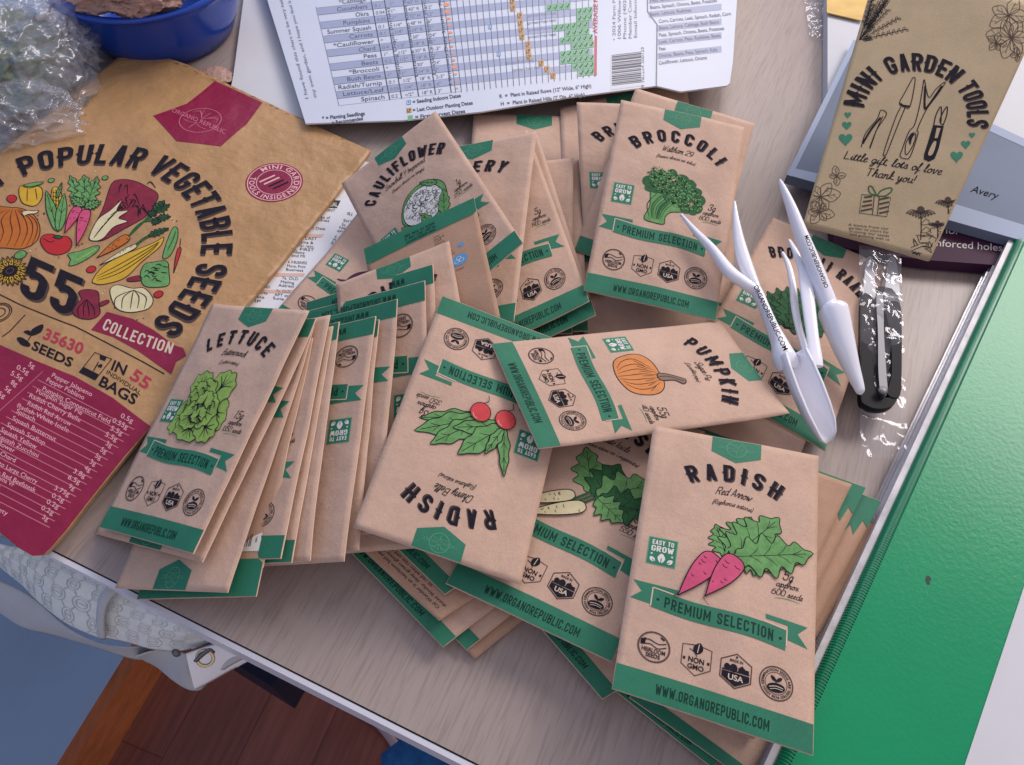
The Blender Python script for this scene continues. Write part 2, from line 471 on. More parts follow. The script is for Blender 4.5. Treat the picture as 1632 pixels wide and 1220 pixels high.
def draw_root(A, part, m, top, tip, width, lw=0.006, layer=3, seed=1, marks=6, line='ink'):
    """a tapering root (radish, carrot, icicle)"""
    rnd = random.Random(seed)
    a = Vector(top); b = Vector(tip); d = b - a; L = d.length; d.normalize(); q = Vector((-d.y, d.x))
    prof = [(0, .3), (.02, .6), (.08, .92), (.2, 1.02), (.4, .94), (.6, .70), (.8, .36), (.93, .11), (1, .0)]
    l = [a + d * L * s + q * width * w for s, w in prof]; r = [a + d * L * s - q * width * w for s, w in prof]
    pts = spline([tuple(p) for p in l] + [tuple(p) for p in r[::-1][1:]], 3, True)
    A.shape(part, m, pts, line, lw, layer)
    for i in range(marks):
        s = rnd.uniform(.06, .7); sg = rnd.choice((1, -1)); w = width * (1 - s * .9)
        p = a + d * L * s + q * sg * w * .9; p2 = p - q * sg * w * rnd.uniform(.35, .9)
        A.stroke(part, line, [tuple(p), tuple((p + p2) / 2 + d * L * .02), tuple(p2)], lw * .7, layer + 2, taper=True)
# ------------------------------------------------------------------ two drawn alphabets: a condensed poster face and a round script
def stroke_geo(pts, w):
    P = [Vector(p) for p in pts]; n = len(P); vs, fs = [], []
    closed = n > 3 and (P[0] - P[-1]).length < 1e-6
    if closed: P = P[:-1]; n -= 1
    for i, p in enumerate(P):
        a = P[(i - 1) % n] if (closed or i > 0) else p
        b = P[(i + 1) % n] if (closed or i < n - 1) else p
        d1 = (p - a).normalized() if (p - a).length > 1e-9 else (b - p).normalized()
        d2 = (b - p).normalized() if (b - p).length > 1e-9 else d1
        d = (d1 + d2)
        d = d.normalized() if d.length > 1e-6 else d1
        q = Vector((-d.y, d.x)); k = w / 2 / max(.55, d.dot(d1))
        vs += [tuple(p + q * k), tuple(p - q * k)]
    for i in range(n if closed else n - 1):
        j = (i + 1) % n; fs.append((2 * i, 2 * i + 1, 2 * j + 1, 2 * j))
    return vs, fs

def arc_pts(cx, cy, rx, ry, a0, a1, n=7):
    return [(cx + rx * math.cos(R(a0 + (a1 - a0) * i / n)), cy + ry * math.sin(R(a0 + (a1 - a0) * i / n))) for i in range(n + 1)]

def poster_strokes(t, W=.50):
    """centre lines of condensed capitals; t = stroke width"""
    h = t / 2; x0, x1, y0, y1 = h, W - h, h, 1 - h; xm = W / 2; r = min(.17, (x1 - x0) / 2)
    def rr(xa, xb, ya, yb, r_=r):   # rounded box, closed
        r_ = min(r_, (xb - xa) / 2, (yb - ya) / 2)
        p = arc_pts(xb - r_, yb - r_, r_, r_, 0, 90) + arc_pts(xa + r_, yb - r_, r_, r_, 90, 180) + arc_pts(xa + r_, ya + r_, r_, r_, 180, 270) + arc_pts(xb - r_, ya + r_, r_, r_, 270, 360)
        return p + [p[0]]
    def bowl(ya, yb):               # open to the left
        r_ = min(r, (yb - ya) / 2)
        return [(0, yb)] + arc_pts(x1 - r_, yb - r_, r_, r_, 90, 0) + arc_pts(x1 - r_, ya + r_, r_, r_, 0, -90) + [(0, ya)]
    V = lambda x: [(x, 0), (x, 1)]
    Hh = lambda y, a=0.0, b=W: [(a, y), (b, y)]
    G = {}
    G['A'] = ([[(h * .9, 0), (xm, 1 - h * .2)], [(W - h * .9, 0), (xm, 1 - h * .2)], Hh(.28, .11, W - .11)], W)
    G['B'] = ([V(x0), bowl(.52, y1), bowl(y0, .52)], W)
    G['C'] = ([([(x1, .66)] + arc_pts(x1 - r, y1 - r, r, r, 0, 90) + arc_pts(x0 + r, y1 - r, r, r, 90, 180) + arc_pts(x0 + r, y0 + r, r, r, 180, 270) + arc_pts(x1 - r, y0 + r, r, r, 270, 360) + [(x1, .34)])], W)
    G['D'] = ([V(x0), bowl(y0, y1)], W)
    G['E'] = ([V(x0), Hh(y1, 0, W * .92), Hh(.5, 0, W * .8), Hh(y0, 0, W * .92)], W * .92)
    G['F'] = ([V(x0), Hh(y1, 0, W * .92), Hh(.5, 0, W * .8)], W * .9)
    G['G'] = (G['C'][0] + [[(x1, .46), (x1, .2)], Hh(.44, xm, W)], W)
    G['H'] = ([V(x0), V(x1), Hh(.5)], W)
    G['I'] = ([V(x0)], t)
    G['J'] = ([[(x1, 1), (x1, y0 + r)] + arc_pts(x1 - r, y0 + r, r, r, 0, -90) + arc_pts(x0 + r, y0 + r, r, r, -90, -180) + [(x0, .34)]], W)
    G['K'] = ([V(x0), [(x1, 1), (x0, .44)], [(x0 + .08, .52), (x1, 0)]], W)
    G['L'] = ([V(x0), Hh(y0, 0, W * .88)], W * .88)
    G['M'] = ([[(x0, 0), (x0, 1)], [(x1 + .16, 0), (x1 + .16, 1)], [(x0, .96), (xm + .08, .30), (x1 + .16, .96)]], W + .16)
    G['N'] = ([V(x0), V(x1), [(x0, .97), (x1, .03)]], W)
    G['O'] = ([rr(x0, x1, y0, y1)], W)
    G['P'] = ([V(x0), bowl(.44, y1)], W)
    G['Q'] = ([rr(x0, x1, y0, y1), [(xm, .22), (W, -.02)]], W)
    G['R'] = ([V(x0), bowl(.47, y1), [(xm, .47), (x1, 0)]], W)
    G['S'] = ([[(x1, .68)] + arc_pts(x1 - r, y1 - r, r, r, 0, 90) + arc_pts(x0 + r, y1 - r, r, r, 90, 180) + [(x0, .68), (x0 + .05, .58), (x1 - .05, .42), (x1, .32)] + arc_pts(x1 - r, y0 + r, r, r, 0, -90) + arc_pts(x0 + r, y0 + r, r, r, -90, -180) + [(x0, .32)]], W)
    G['T'] = ([V(xm), Hh(y1)], W)
    G['U'] = ([[(x0, 1), (x0, y0 + r)] + arc_pts(x0 + r, y0 + r, r, r, 180, 270) + arc_pts(x1 - r, y0 + r, r, r, 270, 360) + [(x1, 1)]], W)
    G['V'] = ([[(h * .8, 1), (xm, .02)], [(W - h * .8, 1), (xm, .02)]], W)
    G['W'] = ([[(h * .8, 1), (.20, .02)], [(.20, .02), (.34, .80)], [(.34, .80), (.48, .02)], [(.48, .02), (.68 - h * .8, 1)]], .68)
    G['X'] = ([[(h, 0), (x1, 1)], [(h, 1), (x1, 0)]], W)
    G['Y'] = ([[(h * .8, 1), (xm, .45)], [(W - h * .8, 1), (xm, .45)], [(xm, .5), (xm, 0)]], W)
    G['Z'] = ([Hh(y1), Hh(y0), [(x0, .06), (x1, .94)]], W)
    G['0'] = G['O']
    G['1'] = ([V(x0 + .08), [(0, .80), (x0 + .08, 1 - h)]], t + .10)
    G['2'] = ([[(x0, .70)] + arc_pts(x0 + r, y1 - r, r, r, 180, 90) + arc_pts(x1 - r, y1 - r, r, r, 90, 0) + [(x1, .64), (x0, .12)], Hh(y0)], W)
    G['3'] = ([[(x0, .72)] + arc_pts(x0 + r, y1 - r, r, r, 180, 90) + arc_pts(x1 - r, y1 - r, r, r, 90, -60) + [(xm, .52)], [(xm, .52)] + arc_pts(x1 - r, y0 + r, r, r, 60, -90) + arc_pts(x0 + r, y0 + r, r, r, -90, -180) + [(x0, .28)]], W)
    G['4'] = ([V(x1 - .06), Hh(.26), [(x0, .28), (x1 - .06, .98)]], W)
    G['5'] = ([Hh(y1, .02, W), [(x0, 1), (x0, .55)], [(x0, .55)] + arc_pts(x1 - r - .02, .60 - r, r + .02, r, 100, 0) + arc_pts(x1 - r, y0 + r, r, r, 0, -90) + arc_pts(x0 + r, y0 + r, r, r, -90, -180) + [(x0, .28)]], W)
    G['6'] = ([rr(x0, x1, y0, .58), [(x0, .3), (x0, .6), (x0 + .08, .8), (x1 - .06, 1 - h)]], W)
    G['7'] = ([Hh(y1), [(x1, .92), (xm - .05, 0)]], W)
    G['8'] = ([rr(x0 + .01, x1 - .01, .52, y1), rr(x0, x1, y0, .52)], W)
    G['9'] = ([rr(x0, x1, .42, y1), [(x1, .7), (x1, .4), (x1 - .08, .2), (x0 + .06, h)]], W)
    G['.'] = ([[(h, 0), (h, t)]], t)
    G['\u2022'] = ([[(h, .4), (h, .6)]], t)
    G["'"] = ([[(h, .75), (h, 1)]], t)
    G['-'] = ([Hh(.5, 0, .25)], .25)
    return G

def script_strokes():
    """a joined round hand: x-height .52, ascender 1, descender -.42"""
    S = {}
    def s(ch, w, *strokes): S[ch] = ([spline(k, 4) for k in strokes], w)
    s('a', .46, [(.38, .46), (.24, .53), (.08, .36), (.08, .12), (.20, -.01), (.36, .20), (.39, .50)], [(.39, .50), (.37, .14), (.42, .0), (.50, .08)])
    s('b', .42, [(.02, .05), (.20, .55), (.24, .95), (.14, .98), (.08, .5), (.10, .05), (.24, .0), (.36, .22), (.28, .48), (.44, .42)])
    s('c', .36, [(.32, .42), (.22, .53), (.08, .34), (.10, .06), (.24, .0), (.40, .12)])
    s('d', .48, [(.38, .46), (.24, .53), (.08, .36), (.08, .12), (.20, -.01), (.36, .20), (.44, .98)], [(.42, .80), (.38, .14), (.43, .0), (.52, .08)])
    s('e', .36, [(.06, .20), (.22, .30), (.30, .44), (.20, .53), (.08, .34), (.10, .06), (.22, .0), (.38, .12)])
    s('f', .30, [(.0, .08), (.16, .5), (.26, .94), (.18, .98), (.12, .5), (.10, -.2), (.04, -.40), (.10, -.1), (.32, .1)])
    s('g', .44, [(.36, .46), (.24, .53), (.08, .36), (.10, .10), (.22, .04), (.35, .24), (.38, .50)], [(.38, .50), (.34, -.1), (.22, -.40), (.08, -.34), (.2, -.12), (.46, .1)])
    s('h', .44, [(.0, .05), (.20, .62), (.22, .96), (.13, .96), (.09, .5), (.08, .0)], [(.09, .2), (.24, .50), (.34, .44), (.32, .1), (.38, .0), (.48, .08)])
    s('i', .22, [(.02, .08), (.12, .50)], [(.12, .50), (.09, .12), (.15, .0), (.24, .08)], [(.15, .70), (.16, .74)])
    s('j', .22, [(.12, .50), (.10, -.2), (.0, -.40)], [(.15, .70), (.16, .74)])
    s('k', .42, [(.0, .05), (.20, .62), (.22, .96), (.13, .96), (.08, .0)], [(.34, .50), (.10, .26), (.36, .0), (.46, .08)])
    s('l', .24, [(.0, .08), (.18, .60), (.22, .94), (.13, .96), (.08, .4), (.12, .0), (.26, .1)])
    s('m', .66, [(.02, .40), (.10, .52), (.08, .0)], [(.08, .2), (.22, .52), (.30, .44), (.28, .0)], [(.29, .2), (.44, .52), (.52, .44), (.50, .1), (.58, .0), (.68, .08)])
    s('n', .46, [(.02, .40), (.10, .52), (.08, .0)], [(.08, .2), (.24, .52), (.33, .44), (.31, .1), (.38, .0), (.48, .08)])
    s('o', .42, [(.24, .52), (.08, .36), (.10, .06), (.22, .0), (.36, .18), (.34, .42), (.22, .52), (.30, .40), (.46, .44)])
    s('p', .44, [(.04, .36), (.12, .52), (.06, -.40)], [(.10, .2), (.24, .52), (.36, .40), (.32, .1), (.18, .0), (.12, .1)], [(.3, .05), (.48, .1)])
    s('q', .44, [(.36, .46), (.24, .53), (.08, .36), (.10, .10), (.22, .04), (.38, .50), (.34, -.40)])
    s('r', .34, [(.0, .06), (.12, .56), (.16, .44), (.28, .46), (.24, .1), (.28, .0), (.36, .08)])
    s('s', .34, [(.0, .06), (.18, .54), (.26, .24), (.20, .02), (.06, .06)], [(.2, .02), (.36, .1)])
    s('t', .28, [(.02, .08), (.16, .80)], [(.15, .78), (.10, .12), (.16, .0), (.30, .1)], [(.0, .56), (.28, .60)])
    s('u', .46, [(.02, .40), (.10, .52), (.08, .12), (.18, .0), (.34, .2), (.38, .52)], [(.38, .52), (.36, .1), (.42, .0), (.50, .08)])
    s('v', .40, [(.02, .42), (.10, .50), (.14, .0), (.30, .30), (.32, .52), (.42, .46)])
    s('w', .58, [(.02, .42), (.10, .50), (.12, .0), (.28, .40), (.32, .0), (.50, .34), (.50, .52), (.60, .46)])
    s('x', .40, [(.04, .48), (.14, .46), (.26, .04), (.42, .1)], [(.36, .50), (.04, .0)])
    s('y', .44, [(.02, .42), (.10, .50), (.10, .14), (.20, .04), (.36, .50)], [(.37, .50), (.32, -.1), (.20, -.40), (.08, -.34), (.2, -.12), (.46, .1)])
    s('z', .38, [(.04, .50), (.30, .50), (.06, .04), (.20, .0), (.12, -.36), (.4, .08)])
    s('(', .20, [(.18, 1.0), (.06, .6), (.06, .2), (.16, -.2)]); s(')', .20, [(.04, 1.0), (.14, .6), (.14, .2), (.02, -.2)])
    s(',', .16, [(.08, .06), (.02, -.12)]); s('!', .2, [(.1, 1.0), (.08, .3)], [(.07, .04), (.08, .0)]); s('.', .16, [(.06, .04), (.07, .0)])
    return S

def load_drawn():
    for wt, t in (('c', .155), ('k', .175)):
        for ch, (st, adv) in poster_strokes(t).items():
            vs, fs = [], []
            for k_ in st:
                a, f = stroke_geo(k_, t); b = len(vs); vs += a; fs += [tuple(i + b for i in q) for q in f]
            if wt == 'k' and ch in 'BDEFHIKLMNPRTUY':       # little spurs half-way up the stems
                for x in ({'I': (0, t), 'T': (.25 - t / 2, .25 + t / 2), 'Y': (.25 - t / 2,)}.get(ch, (0,)) + (({'H': adv, 'U': adv, 'N': adv, 'M': adv}.get(ch),) if ch in 'HUNM' else ())):
                    sg = -1 if x <= .25 and x != t and not (ch == 'T' and x > .25) else 1
                    b = len(vs); vs += [(x, .60), (x + sg * .07, .52), (x, .44)]; fs += [(b, b + 1, b + 2)]
            GLYPH[(wt, ch)] = ([(x, y * CAP) for x, y in vs], fs, adv)
        GLYPH[(wt, ' ')] = ([], [], .30)
    base = poster_strokes(.085, .52)
    sc = dict(script_strokes())
    for ch in 'ABCDEFGHIJKLMNOPQRSTUVWXYZ0123456789':
        sc[ch] = (base[ch][0], base[ch][1] + .06)
    for ch, (st, adv) in sc.items():
        vs, fs = [], []
        for k_ in st:
            a, f = stroke_geo(k_, .085); b = len(vs); vs += a; fs += [tuple(i + b for i in q) for q in f]
        GLYPH[('s', ch)] = ([(x, y * CAP) for x, y in vs], fs, adv)
    GLYPH[('s', ' ')] = ([], [], .28)
load_drawn()
# ------------------------------------------------------------------ flat printed things measured in metres on their own plane
class Flat:
    """plane through three points seen at (px, py, z); u runs from the first to the second, v down the sheet"""
    def __init__(self, a, b, c, height=None):
        self.o = at(*a); B_ = at(*b); C_ = at(*c)
        self.U = (B_ - self.o).normalized()
        v = C_ - self.o; v = v - self.U * v.dot(self.U); self.V = v.normalized()
        n = self.U.cross(self.V); self.n = n if n.z > 0 else -n
        self.height = height
    def uv(self, p):
        d = ray(*p); t = (self.o - CAM).dot(self.n) / d.dot(self.n)
        q = CAM + d * t - self.o
        return (q.dot(self.U), q.dot(self.V))
    def m(self, pts): return [self.uv(p) for p in pts]
    def __call__(self, u, v, h=0.0):
        if self.height: h = h + self.height(u, v)
        return self.o + self.U * u + self.V * v + self.n * h

def ptext(A, part, m, F, s, p0, p1, hpx, weight='r', shear=0.0, layer=2, spacing=0.0, bend=0.0):
    a = Vector(F.uv(p0)); b = Vector(F.uv(p1)); d = b - a; w = d.length
    if w < 1e-6: return
    rot = math.atan2(d.y, d.x)
    dp = Vector((p1[0] - p0[0], p1[1] - p0[1])).normalized()
    q = Vector(F.uv((p0[0] + dp.y * hpx, p0[1] - dp.x * hpx))) - a
    h = abs(q.x * math.sin(rot) - q.y * math.cos(rot))
    sk = (q.x * math.cos(rot) + q.y * math.sin(rot)) / max(h, 1e-6)
    A.text(part, m, s, a.x, a.y, h, align='l', weight=weight, rot=rot, shear=sk + shear, layer=layer, spacing=spacing, fit=w, bend=bend)

def parc(A, part, m, F, s, circle, p0, p1, h, weight='b', layer=2, spacing=0.0, dx=0.0, dy=0.0, inside=False):
    cx, cy, r = circle
    a, b = F.uv(p0), F.uv(p1)
    a0 = math.atan2(a[1] - cy, a[0] - cx); a1 = math.atan2(b[1] - cy, b[0] - cx)
    if not inside and a1 < a0: a1 += 2 * math.pi
    if inside and a1 > a0: a1 -= 2 * math.pi
    A.arc(part, m, s, cx, cy, r, a0, a1, h, weight, layer, spacing=spacing, dx=dx, dy=dy, inside=inside)

def circle3(a, b, c):
    ax, ay = a; bx, by = b; cx, cy = c
    d = 2 * (ax * (by - cy) + bx * (cy - ay) + cx * (ay - by))
    ux = ((ax * ax + ay * ay) * (by - cy) + (bx * bx + by * by) * (cy - ay) + (cx * cx + cy * cy) * (ay - by)) / d
    uy = ((ax * ax + ay * ay) * (cx - bx) + (bx * bx + by * by) * (ax - cx) + (cx * cx + cy * cy) * (bx - ax)) / d
    return ux, uy, math.hypot(ax - ux, ay - uy)

def slab(name, parent, F, outline, thick, mats, inset=0.0, n=0):
    """a sheet or a box with the given outline (uv) on plane F: top face gridded by subdivision so that it can follow F.height"""
    bm = bmesh.new()
    pts = outline
    bv = [bm.verts.new((p[0], p[1], 0)) for p in pts]
    tris = tessellate_polygon([[Vector((p[0], p[1], 0)) for p in pts]])
    for t in tris:
        try: bm.faces.new([bv[i] for i in t])
        except ValueError: pass
    if n:
        for _ in range(7):
            lg = [e for e in bm.edges if e.calc_length() > n]
            if not lg: break
            bmesh.ops.subdivide_edges(bm, edges=lg, cuts=1)
            bmesh.ops.triangulate(bm, faces=[f for f in bm.faces if len(f.verts) > 4])
    bm.verts.index_update()
    cu = sum(p[0] for p in pts) / len(pts); cv = sum(p[1] for p in pts) / len(pts)
    uvs = [(v.co.x, v.co.y) for v in bm.verts]
    V = [F(u, v) for u, v in uvs]
    N = len(V)
    V += [F(u + (cu - u) * inset, v + (cv - v) * inset, 0) - F.n * thick for u, v in uvs]
    Fs, MI = [], []
    for f in bm.faces:
        ids = [v.index for v in f.verts]
        nn = (V[ids[1]] - V[ids[0]]).cross(V[ids[2]] - V[ids[0]])
        if nn.dot(F.n) < 0: ids = ids[::-1]
        Fs.append(tuple(ids)); MI.append(0); Fs.append(tuple(N + i for i in ids[::-1])); MI.append(2 if len(mats) > 2 else 0)
    top = {}
    for f in list(Fs):
        if f[0] < N:
            for i in range(len(f)): top[(f[i], f[(i + 1) % len(f)])] = 1
    for (a, b) in list(top):
        if (b, a) not in top:
            Fs.append((b, a, N + a, N + b)); MI.append(1 if len(mats) > 1 else 0)
    bm.free()
    o = mesh_obj(name, V, Fs, [MATS[k] for k in mats], parent, midx=MI)
    return o

def quad_grid(name, parent, F, c, thick, mats, nu=40, nv=40, inset=0.0):
    """like slab, for a four-cornered outline c (uv): a regular grid, smooth on top"""
    V = []; idx = lambda i, j: j * (nu + 1) + i
    def uvp(i, j):
        a, t = i / nu, j / nv
        return tuple((c[0][k] * (1 - a) + c[1][k] * a) * (1 - t) + (c[3][k] * (1 - a) + c[2][k] * a) * t for k in (0, 1))
    for j in range(nv + 1):
        for i in range(nu + 1): V.append(F(*uvp(i, j)))
    N = len(V); ctr = uvp(nu // 2, nv // 2)
    for j in range(nv + 1):
        for i in range(nu + 1):
            u, v = uvp(i, j); V.append(F(u + (ctr[0] - u) * inset, v + (ctr[1] - v) * inset) - F.n * thick)
    Fs, MI = [], []
    up = (V[1] - V[0]).cross(V[nu + 1] - V[0]).dot(F.n) > 0
    for j in range(nv):
        for i in range(nu):
            q = (idx(i, j), idx(i + 1, j), idx(i + 1, j + 1), idx(i, j + 1))
            if not up: q = q[::-1]
            Fs.append(q); MI.append(0); Fs.append(tuple(N + k for k in q[::-1])); MI.append(2 if len(mats) > 2 else 0)
    loop = [idx(i, 0) for i in range(nu)] + [idx(nu, j) for j in range(nv)] + [idx(i, nv) for i in range(nu, 0, -1)] + [idx(0, j) for j in range(nv, 0, -1)]
    for k in range(len(loop)):
        a, b = loop[k], loop[(k + 1) % len(loop)]
        Fs.append((a, N + a, N + b, b) if up else (a, b, N + b, N + a)); MI.append(1 if len(mats) > 1 else 0)
    o = mesh_obj(name, V, Fs, [MATS[k] for k in mats], parent, midx=MI)
    o.data.polygons.foreach_set('use_smooth', [m == 0 for m in MI])
    return o

def sweep(name, parent, m, path, n=16, caps=True, smooth=True):
    """a solid along path: items (point, side vector, half width, up vector, half height), super-elliptic section"""
    V, Fs = [], []
    for p, s, a, u, b in path:
        for k in range(n):
            t = 2 * math.pi * k / n
            ct, st = math.cos(t), math.sin(t)
            x = math.copysign(abs(ct) ** .8, ct); y = math.copysign(abs(st) ** .8, st)
            V.append(p + s * (a * x) + u * (b * y))
    for i in range(len(path) - 1):
        for k in range(n):
            j = (k + 1) % n
            Fs.append((i * n + k, i * n + j, (i + 1) * n + j, (i + 1) * n + k))
    if caps:
        Fs.append(tuple(range(n))[::-1]); Fs.append(tuple((len(path) - 1) * n + k for k in range(n)))
    o = mesh_obj(name, V, Fs, MATS[m], parent, smooth=False)
    if smooth: o.data.polygons.foreach_set('use_smooth', [len(p.vertices) == 4 for p in o.data.polygons])
    bm = bmesh.new(); bm.from_mesh(o.data); bmesh.ops.recalc_face_normals(bm, faces=bm.faces[:]); bm.to_mesh(o.data); bm.free()
    return o

def px_path(pts, up=Vector((0, 0, 1)), per=1):
    """pts: (px, py, z, width in px, height in m) -> sweep path with smooth interpolation"""
    P = []
    for (x, y, z, w, h) in pts:
        p = at(x, y, z); sc = (at(x + 1, y, z) - p).length
        P.append((p, w * sc / 2, h / 2))
    out = []
    N = len(P)
    for i in range(N - 1):
        for k in range(per):
            t = k / per
            def cr(f):
                p0, p1, p2, p3 = f(max(i - 1, 0)), f(i), f(i + 1), f(min(i + 2, N - 1))
                return 0.5 * ((2 * p1) + (p2 - p0) * t + (2 * p0 - 5 * p1 + 4 * p2 - p3) * t * t + (3 * p1 - p0 - 3 * p2 + p3) * t ** 3)
            out.append((cr(lambda q: P[q][0]), cr(lambda q: P[q][1]), cr(lambda q: P[q][2])))
    out.append(P[-1])
    res = []
    for i, (p, a, b) in enumerate(out):
        d = (out[min(i + 1, len(out) - 1)][0] - out[max(i - 1, 0)][0]).normalized()
        s = d.cross(up).normalized(); u = s.cross(d).normalized()
        res.append((p, s, max(a, 1e-5), u, max(b, 1e-5)))
    return res

def box(name, parent, m, o, ax, ay, az):
    """box from corner o along three edge vectors"""
    V = [o, o + ax, o + ax + ay, o + ay]; V += [p + az for p in V]
    F = [(3, 2, 1, 0), (4, 5, 6, 7), (0, 1, 5, 4), (1, 2, 6, 5), (2, 3, 7, 6), (3, 0, 4, 7)]
    ob = mesh_obj(name, V, F, MATS[m], parent)
    bm = bmesh.new(); bm.from_mesh(ob.data); bmesh.ops.recalc_face_normals(bm, faces=bm.faces[:]); bm.to_mesh(ob.data); bm.free()
    return ob
# ------------------------------------------------------------------ seed packets
RATIO = 1.72
PW, PL = 0.080, 0.138
class Sheet:
    """a sheet of paper through four corners (TL, TR, BR, BL), a little bulged and uneven"""
    def __init__(self, c, ratio=RATIO, bulge=0.0012, wob=0.0004, seed=0, curl=None):
        self.c = [Vector(p) for p in c]; self.r = ratio; self.b = bulge; self.w = wob; self.s = seed * 7.31
        n = (self.c[1] - self.c[0]).cross(self.c[3] - self.c[0]).normalized()
        self.n = n if n.z > 0 else -n
        self.curl = curl or {}
    def __call__(self, u, v, h=0.0):
        a = u; t = v / self.r
        p = (self.c[0] * (1 - a) + self.c[1] * a) * (1 - t) + (self.c[3] * (1 - a) + self.c[2] * a) * t
        ua = min(1, max(0, a)); ta = min(1, max(0, t))
        k = self.b * (math.sin(math.pi * ua) ** 0.8) * (math.sin(math.pi * ta) ** 0.6)
        k += self.w * (noise.noise(Vector((a * 2.3 + self.s, t * 4.0, self.s))) + .15 * noise.noise(Vector((a * 6 - self.s, t * 10, self.s))))
        for (cu, cv), amt in self.curl.items():
            d = math.hypot(a - cu, (t - cv) * self.r)
            k += amt * max(0, 1 - d / .55) ** 2
        return p + self.n * (k + h)

def pouch(parent, S, mats=('kraft', 'kraft_edge', 'kraft_back'), thick=0.0011, nu=26, nv=44, name='paper_pouch', notch=None):
    V, F, MI = [], [], []
    for j in range(nv + 1):
        for i in range(nu + 1):
            V.append(S(i / nu, S.r * j / nv))
    N = len(V)
    for j in range(nv + 1):
        for i in range(nu + 1):
            e = 0.5 if i in (0, nu) or j in (0, nv) else 1.0
            V.append(V[j * (nu + 1) + i] - S.n * (thick * e))
    idx = lambda i, j: j * (nu + 1) + i
    def quad(a, b, c, d, m):
        p = (V[b] - V[a]).cross(V[d] - V[a])
        F.append((a, b, c, d)); MI.append(m)
    up = (V[idx(1, 0)] - V[idx(0, 0)]).cross(V[idx(0, 1)] - V[idx(0, 0)]).dot(S.n) > 0
    for j in range(nv):
        for i in range(nu):
            q = (idx(i, j), idx(i + 1, j), idx(i + 1, j + 1), idx(i, j + 1))
            F.append(q if up else q[::-1]); MI.append(0)
            q2 = tuple(N + k for k in q)
            F.append(q2[::-1] if up else q2); MI.append(2)
    loop = [idx(i, 0) for i in range(nu)] + [idx(nu, j) for j in range(nv)] + [idx(i, nv) for i in range(nu, 0, -1)] + [idx(0, j) for j in range(nv, 0, -1)]
    for k in range(len(loop)):
        a, b = loop[k], loop[(k + 1) % len(loop)]
        q = (a, N + a, N + b, b) if up else (a, b, N + b, N + a)
        F.append(q); MI.append(1)
    o = mesh_obj(name, V, F, [MATS[m] for m in mats], parent, midx=MI)
    o.data.polygons.foreach_set('use_smooth', [m != 1 for m in MI])
    return o

# ---- the pieces of printing every packet shares
def art_band(A, text=True):
    A.poly('green_band', 'green', [(0.003, 1.575), (0.25, 1.573), (.5, 1.572), (.75, 1.573), (0.997, 1.575), (0.997, RATIO - .004), (0.003, RATIO - .004)], 1)
    if text:
        A.text('green_band>web_lettering', 'ink_green', 'WWW.ORGANOREPUBLIC.COM', .5, 1.676, .054, fit=.57, spacing=.13, weight='c', layer=3)

def emblem(A, part, m, cx, cy, r, col_text='ORGANOREPUBLIC', w=.005, layer=3):
    A.ring(part, m, (cx, cy), r, w, layer)
    for k in (-1, 1):
        for i in range(4):
            A.stroke(part, m, spline([(cx, cy - r * .12), (cx + k * r * (.2 + .12 * i), cy - r * (.3 + .1 * i)), (cx + k * r * (.45 + .1 * i), cy - r * (.25 + .18 * (3 - i)))], 3), w * .7, layer, taper=True)
        A.stroke(part, m, spline([(cx, cy + r * .25), (cx + k * r * .3, cy + r * .42), (cx + k * r * .75, cy + r * .4)], 3), w * .7, layer)
    A.stroke(part, m, [(cx, cy - r * .75), (cx, cy - r * .15)], w * .8, layer)
    A.stroke(part, m, [(cx, cy + r * .25), (cx, cy + r * .8)], w * .8, layer)

def art_logo(A):
    A.poly('logo_badge', 'green', [(.359, .004), (.653, .004), (.653, .115), (.506, .174), (.359, .115)], 1)
    emblem(A, 'logo_badge', 'green_line', .506, .072, .058)
    A.text('logo_badge', 'green_line', 'ORGANO REPUBLIC', .506, .085, .022, fit=.215, layer=3)

def art_title(A, title, sub, latin, wid=.53, h=.114):
    n = len(title); sp = .38 if n < 9 else .30
    vs, fs, w = text_geo(title, 'k', sp)
    k = min(h * .98, wid / w); W = w * k
    rad = .56 if n < 8 else (.46 if n < 12 else .66)
    th = W / rad / 2
    cx, cy = .505, .312 + rad
    A.arc('title_lettering', 'ink_soft', title, cx, cy, rad, -math.pi / 2 - th, -math.pi / 2 + th, h, 'k', 2, spacing=sp, dx=.009, dy=.007)
    A.arc('title_lettering', 'ink', title, cx, cy, rad, -math.pi / 2 - th, -math.pi / 2 + th, h, 'k', 3, spacing=sp)
    if sub: A.text('variety_lettering', 'ink', sub, .507, .408, .052, wscale=.68, shear=.38, weight='s', layer=3, bend=.010)
    if latin: A.text('variety_lettering', 'ink', latin, .507, .476, .032, wscale=.72 if len(latin) < 22 else .6, shear=.38, weight='s', layer=3, bend=.012)

def art_weight(A, grams, n):
    A.text('weight_lettering', 'ink', grams, .838, .858, .060, wscale=.62, shear=.3, weight='s', layer=3)
    A.text('weight_lettering', 'ink', 'approx', .838, .902, .036, fit=.125, shear=.3, weight='s', layer=3)
    A.text('weight_lettering', 'ink', n + ' seeds', .838, .953, .036, fit=.170, shear=.3, weight='s', layer=3)
    A.stroke('weight_lettering', 'leaf', spline([(.775, .972), (.84, .964), (.91, .970)], 4), .004, 2, taper=True)

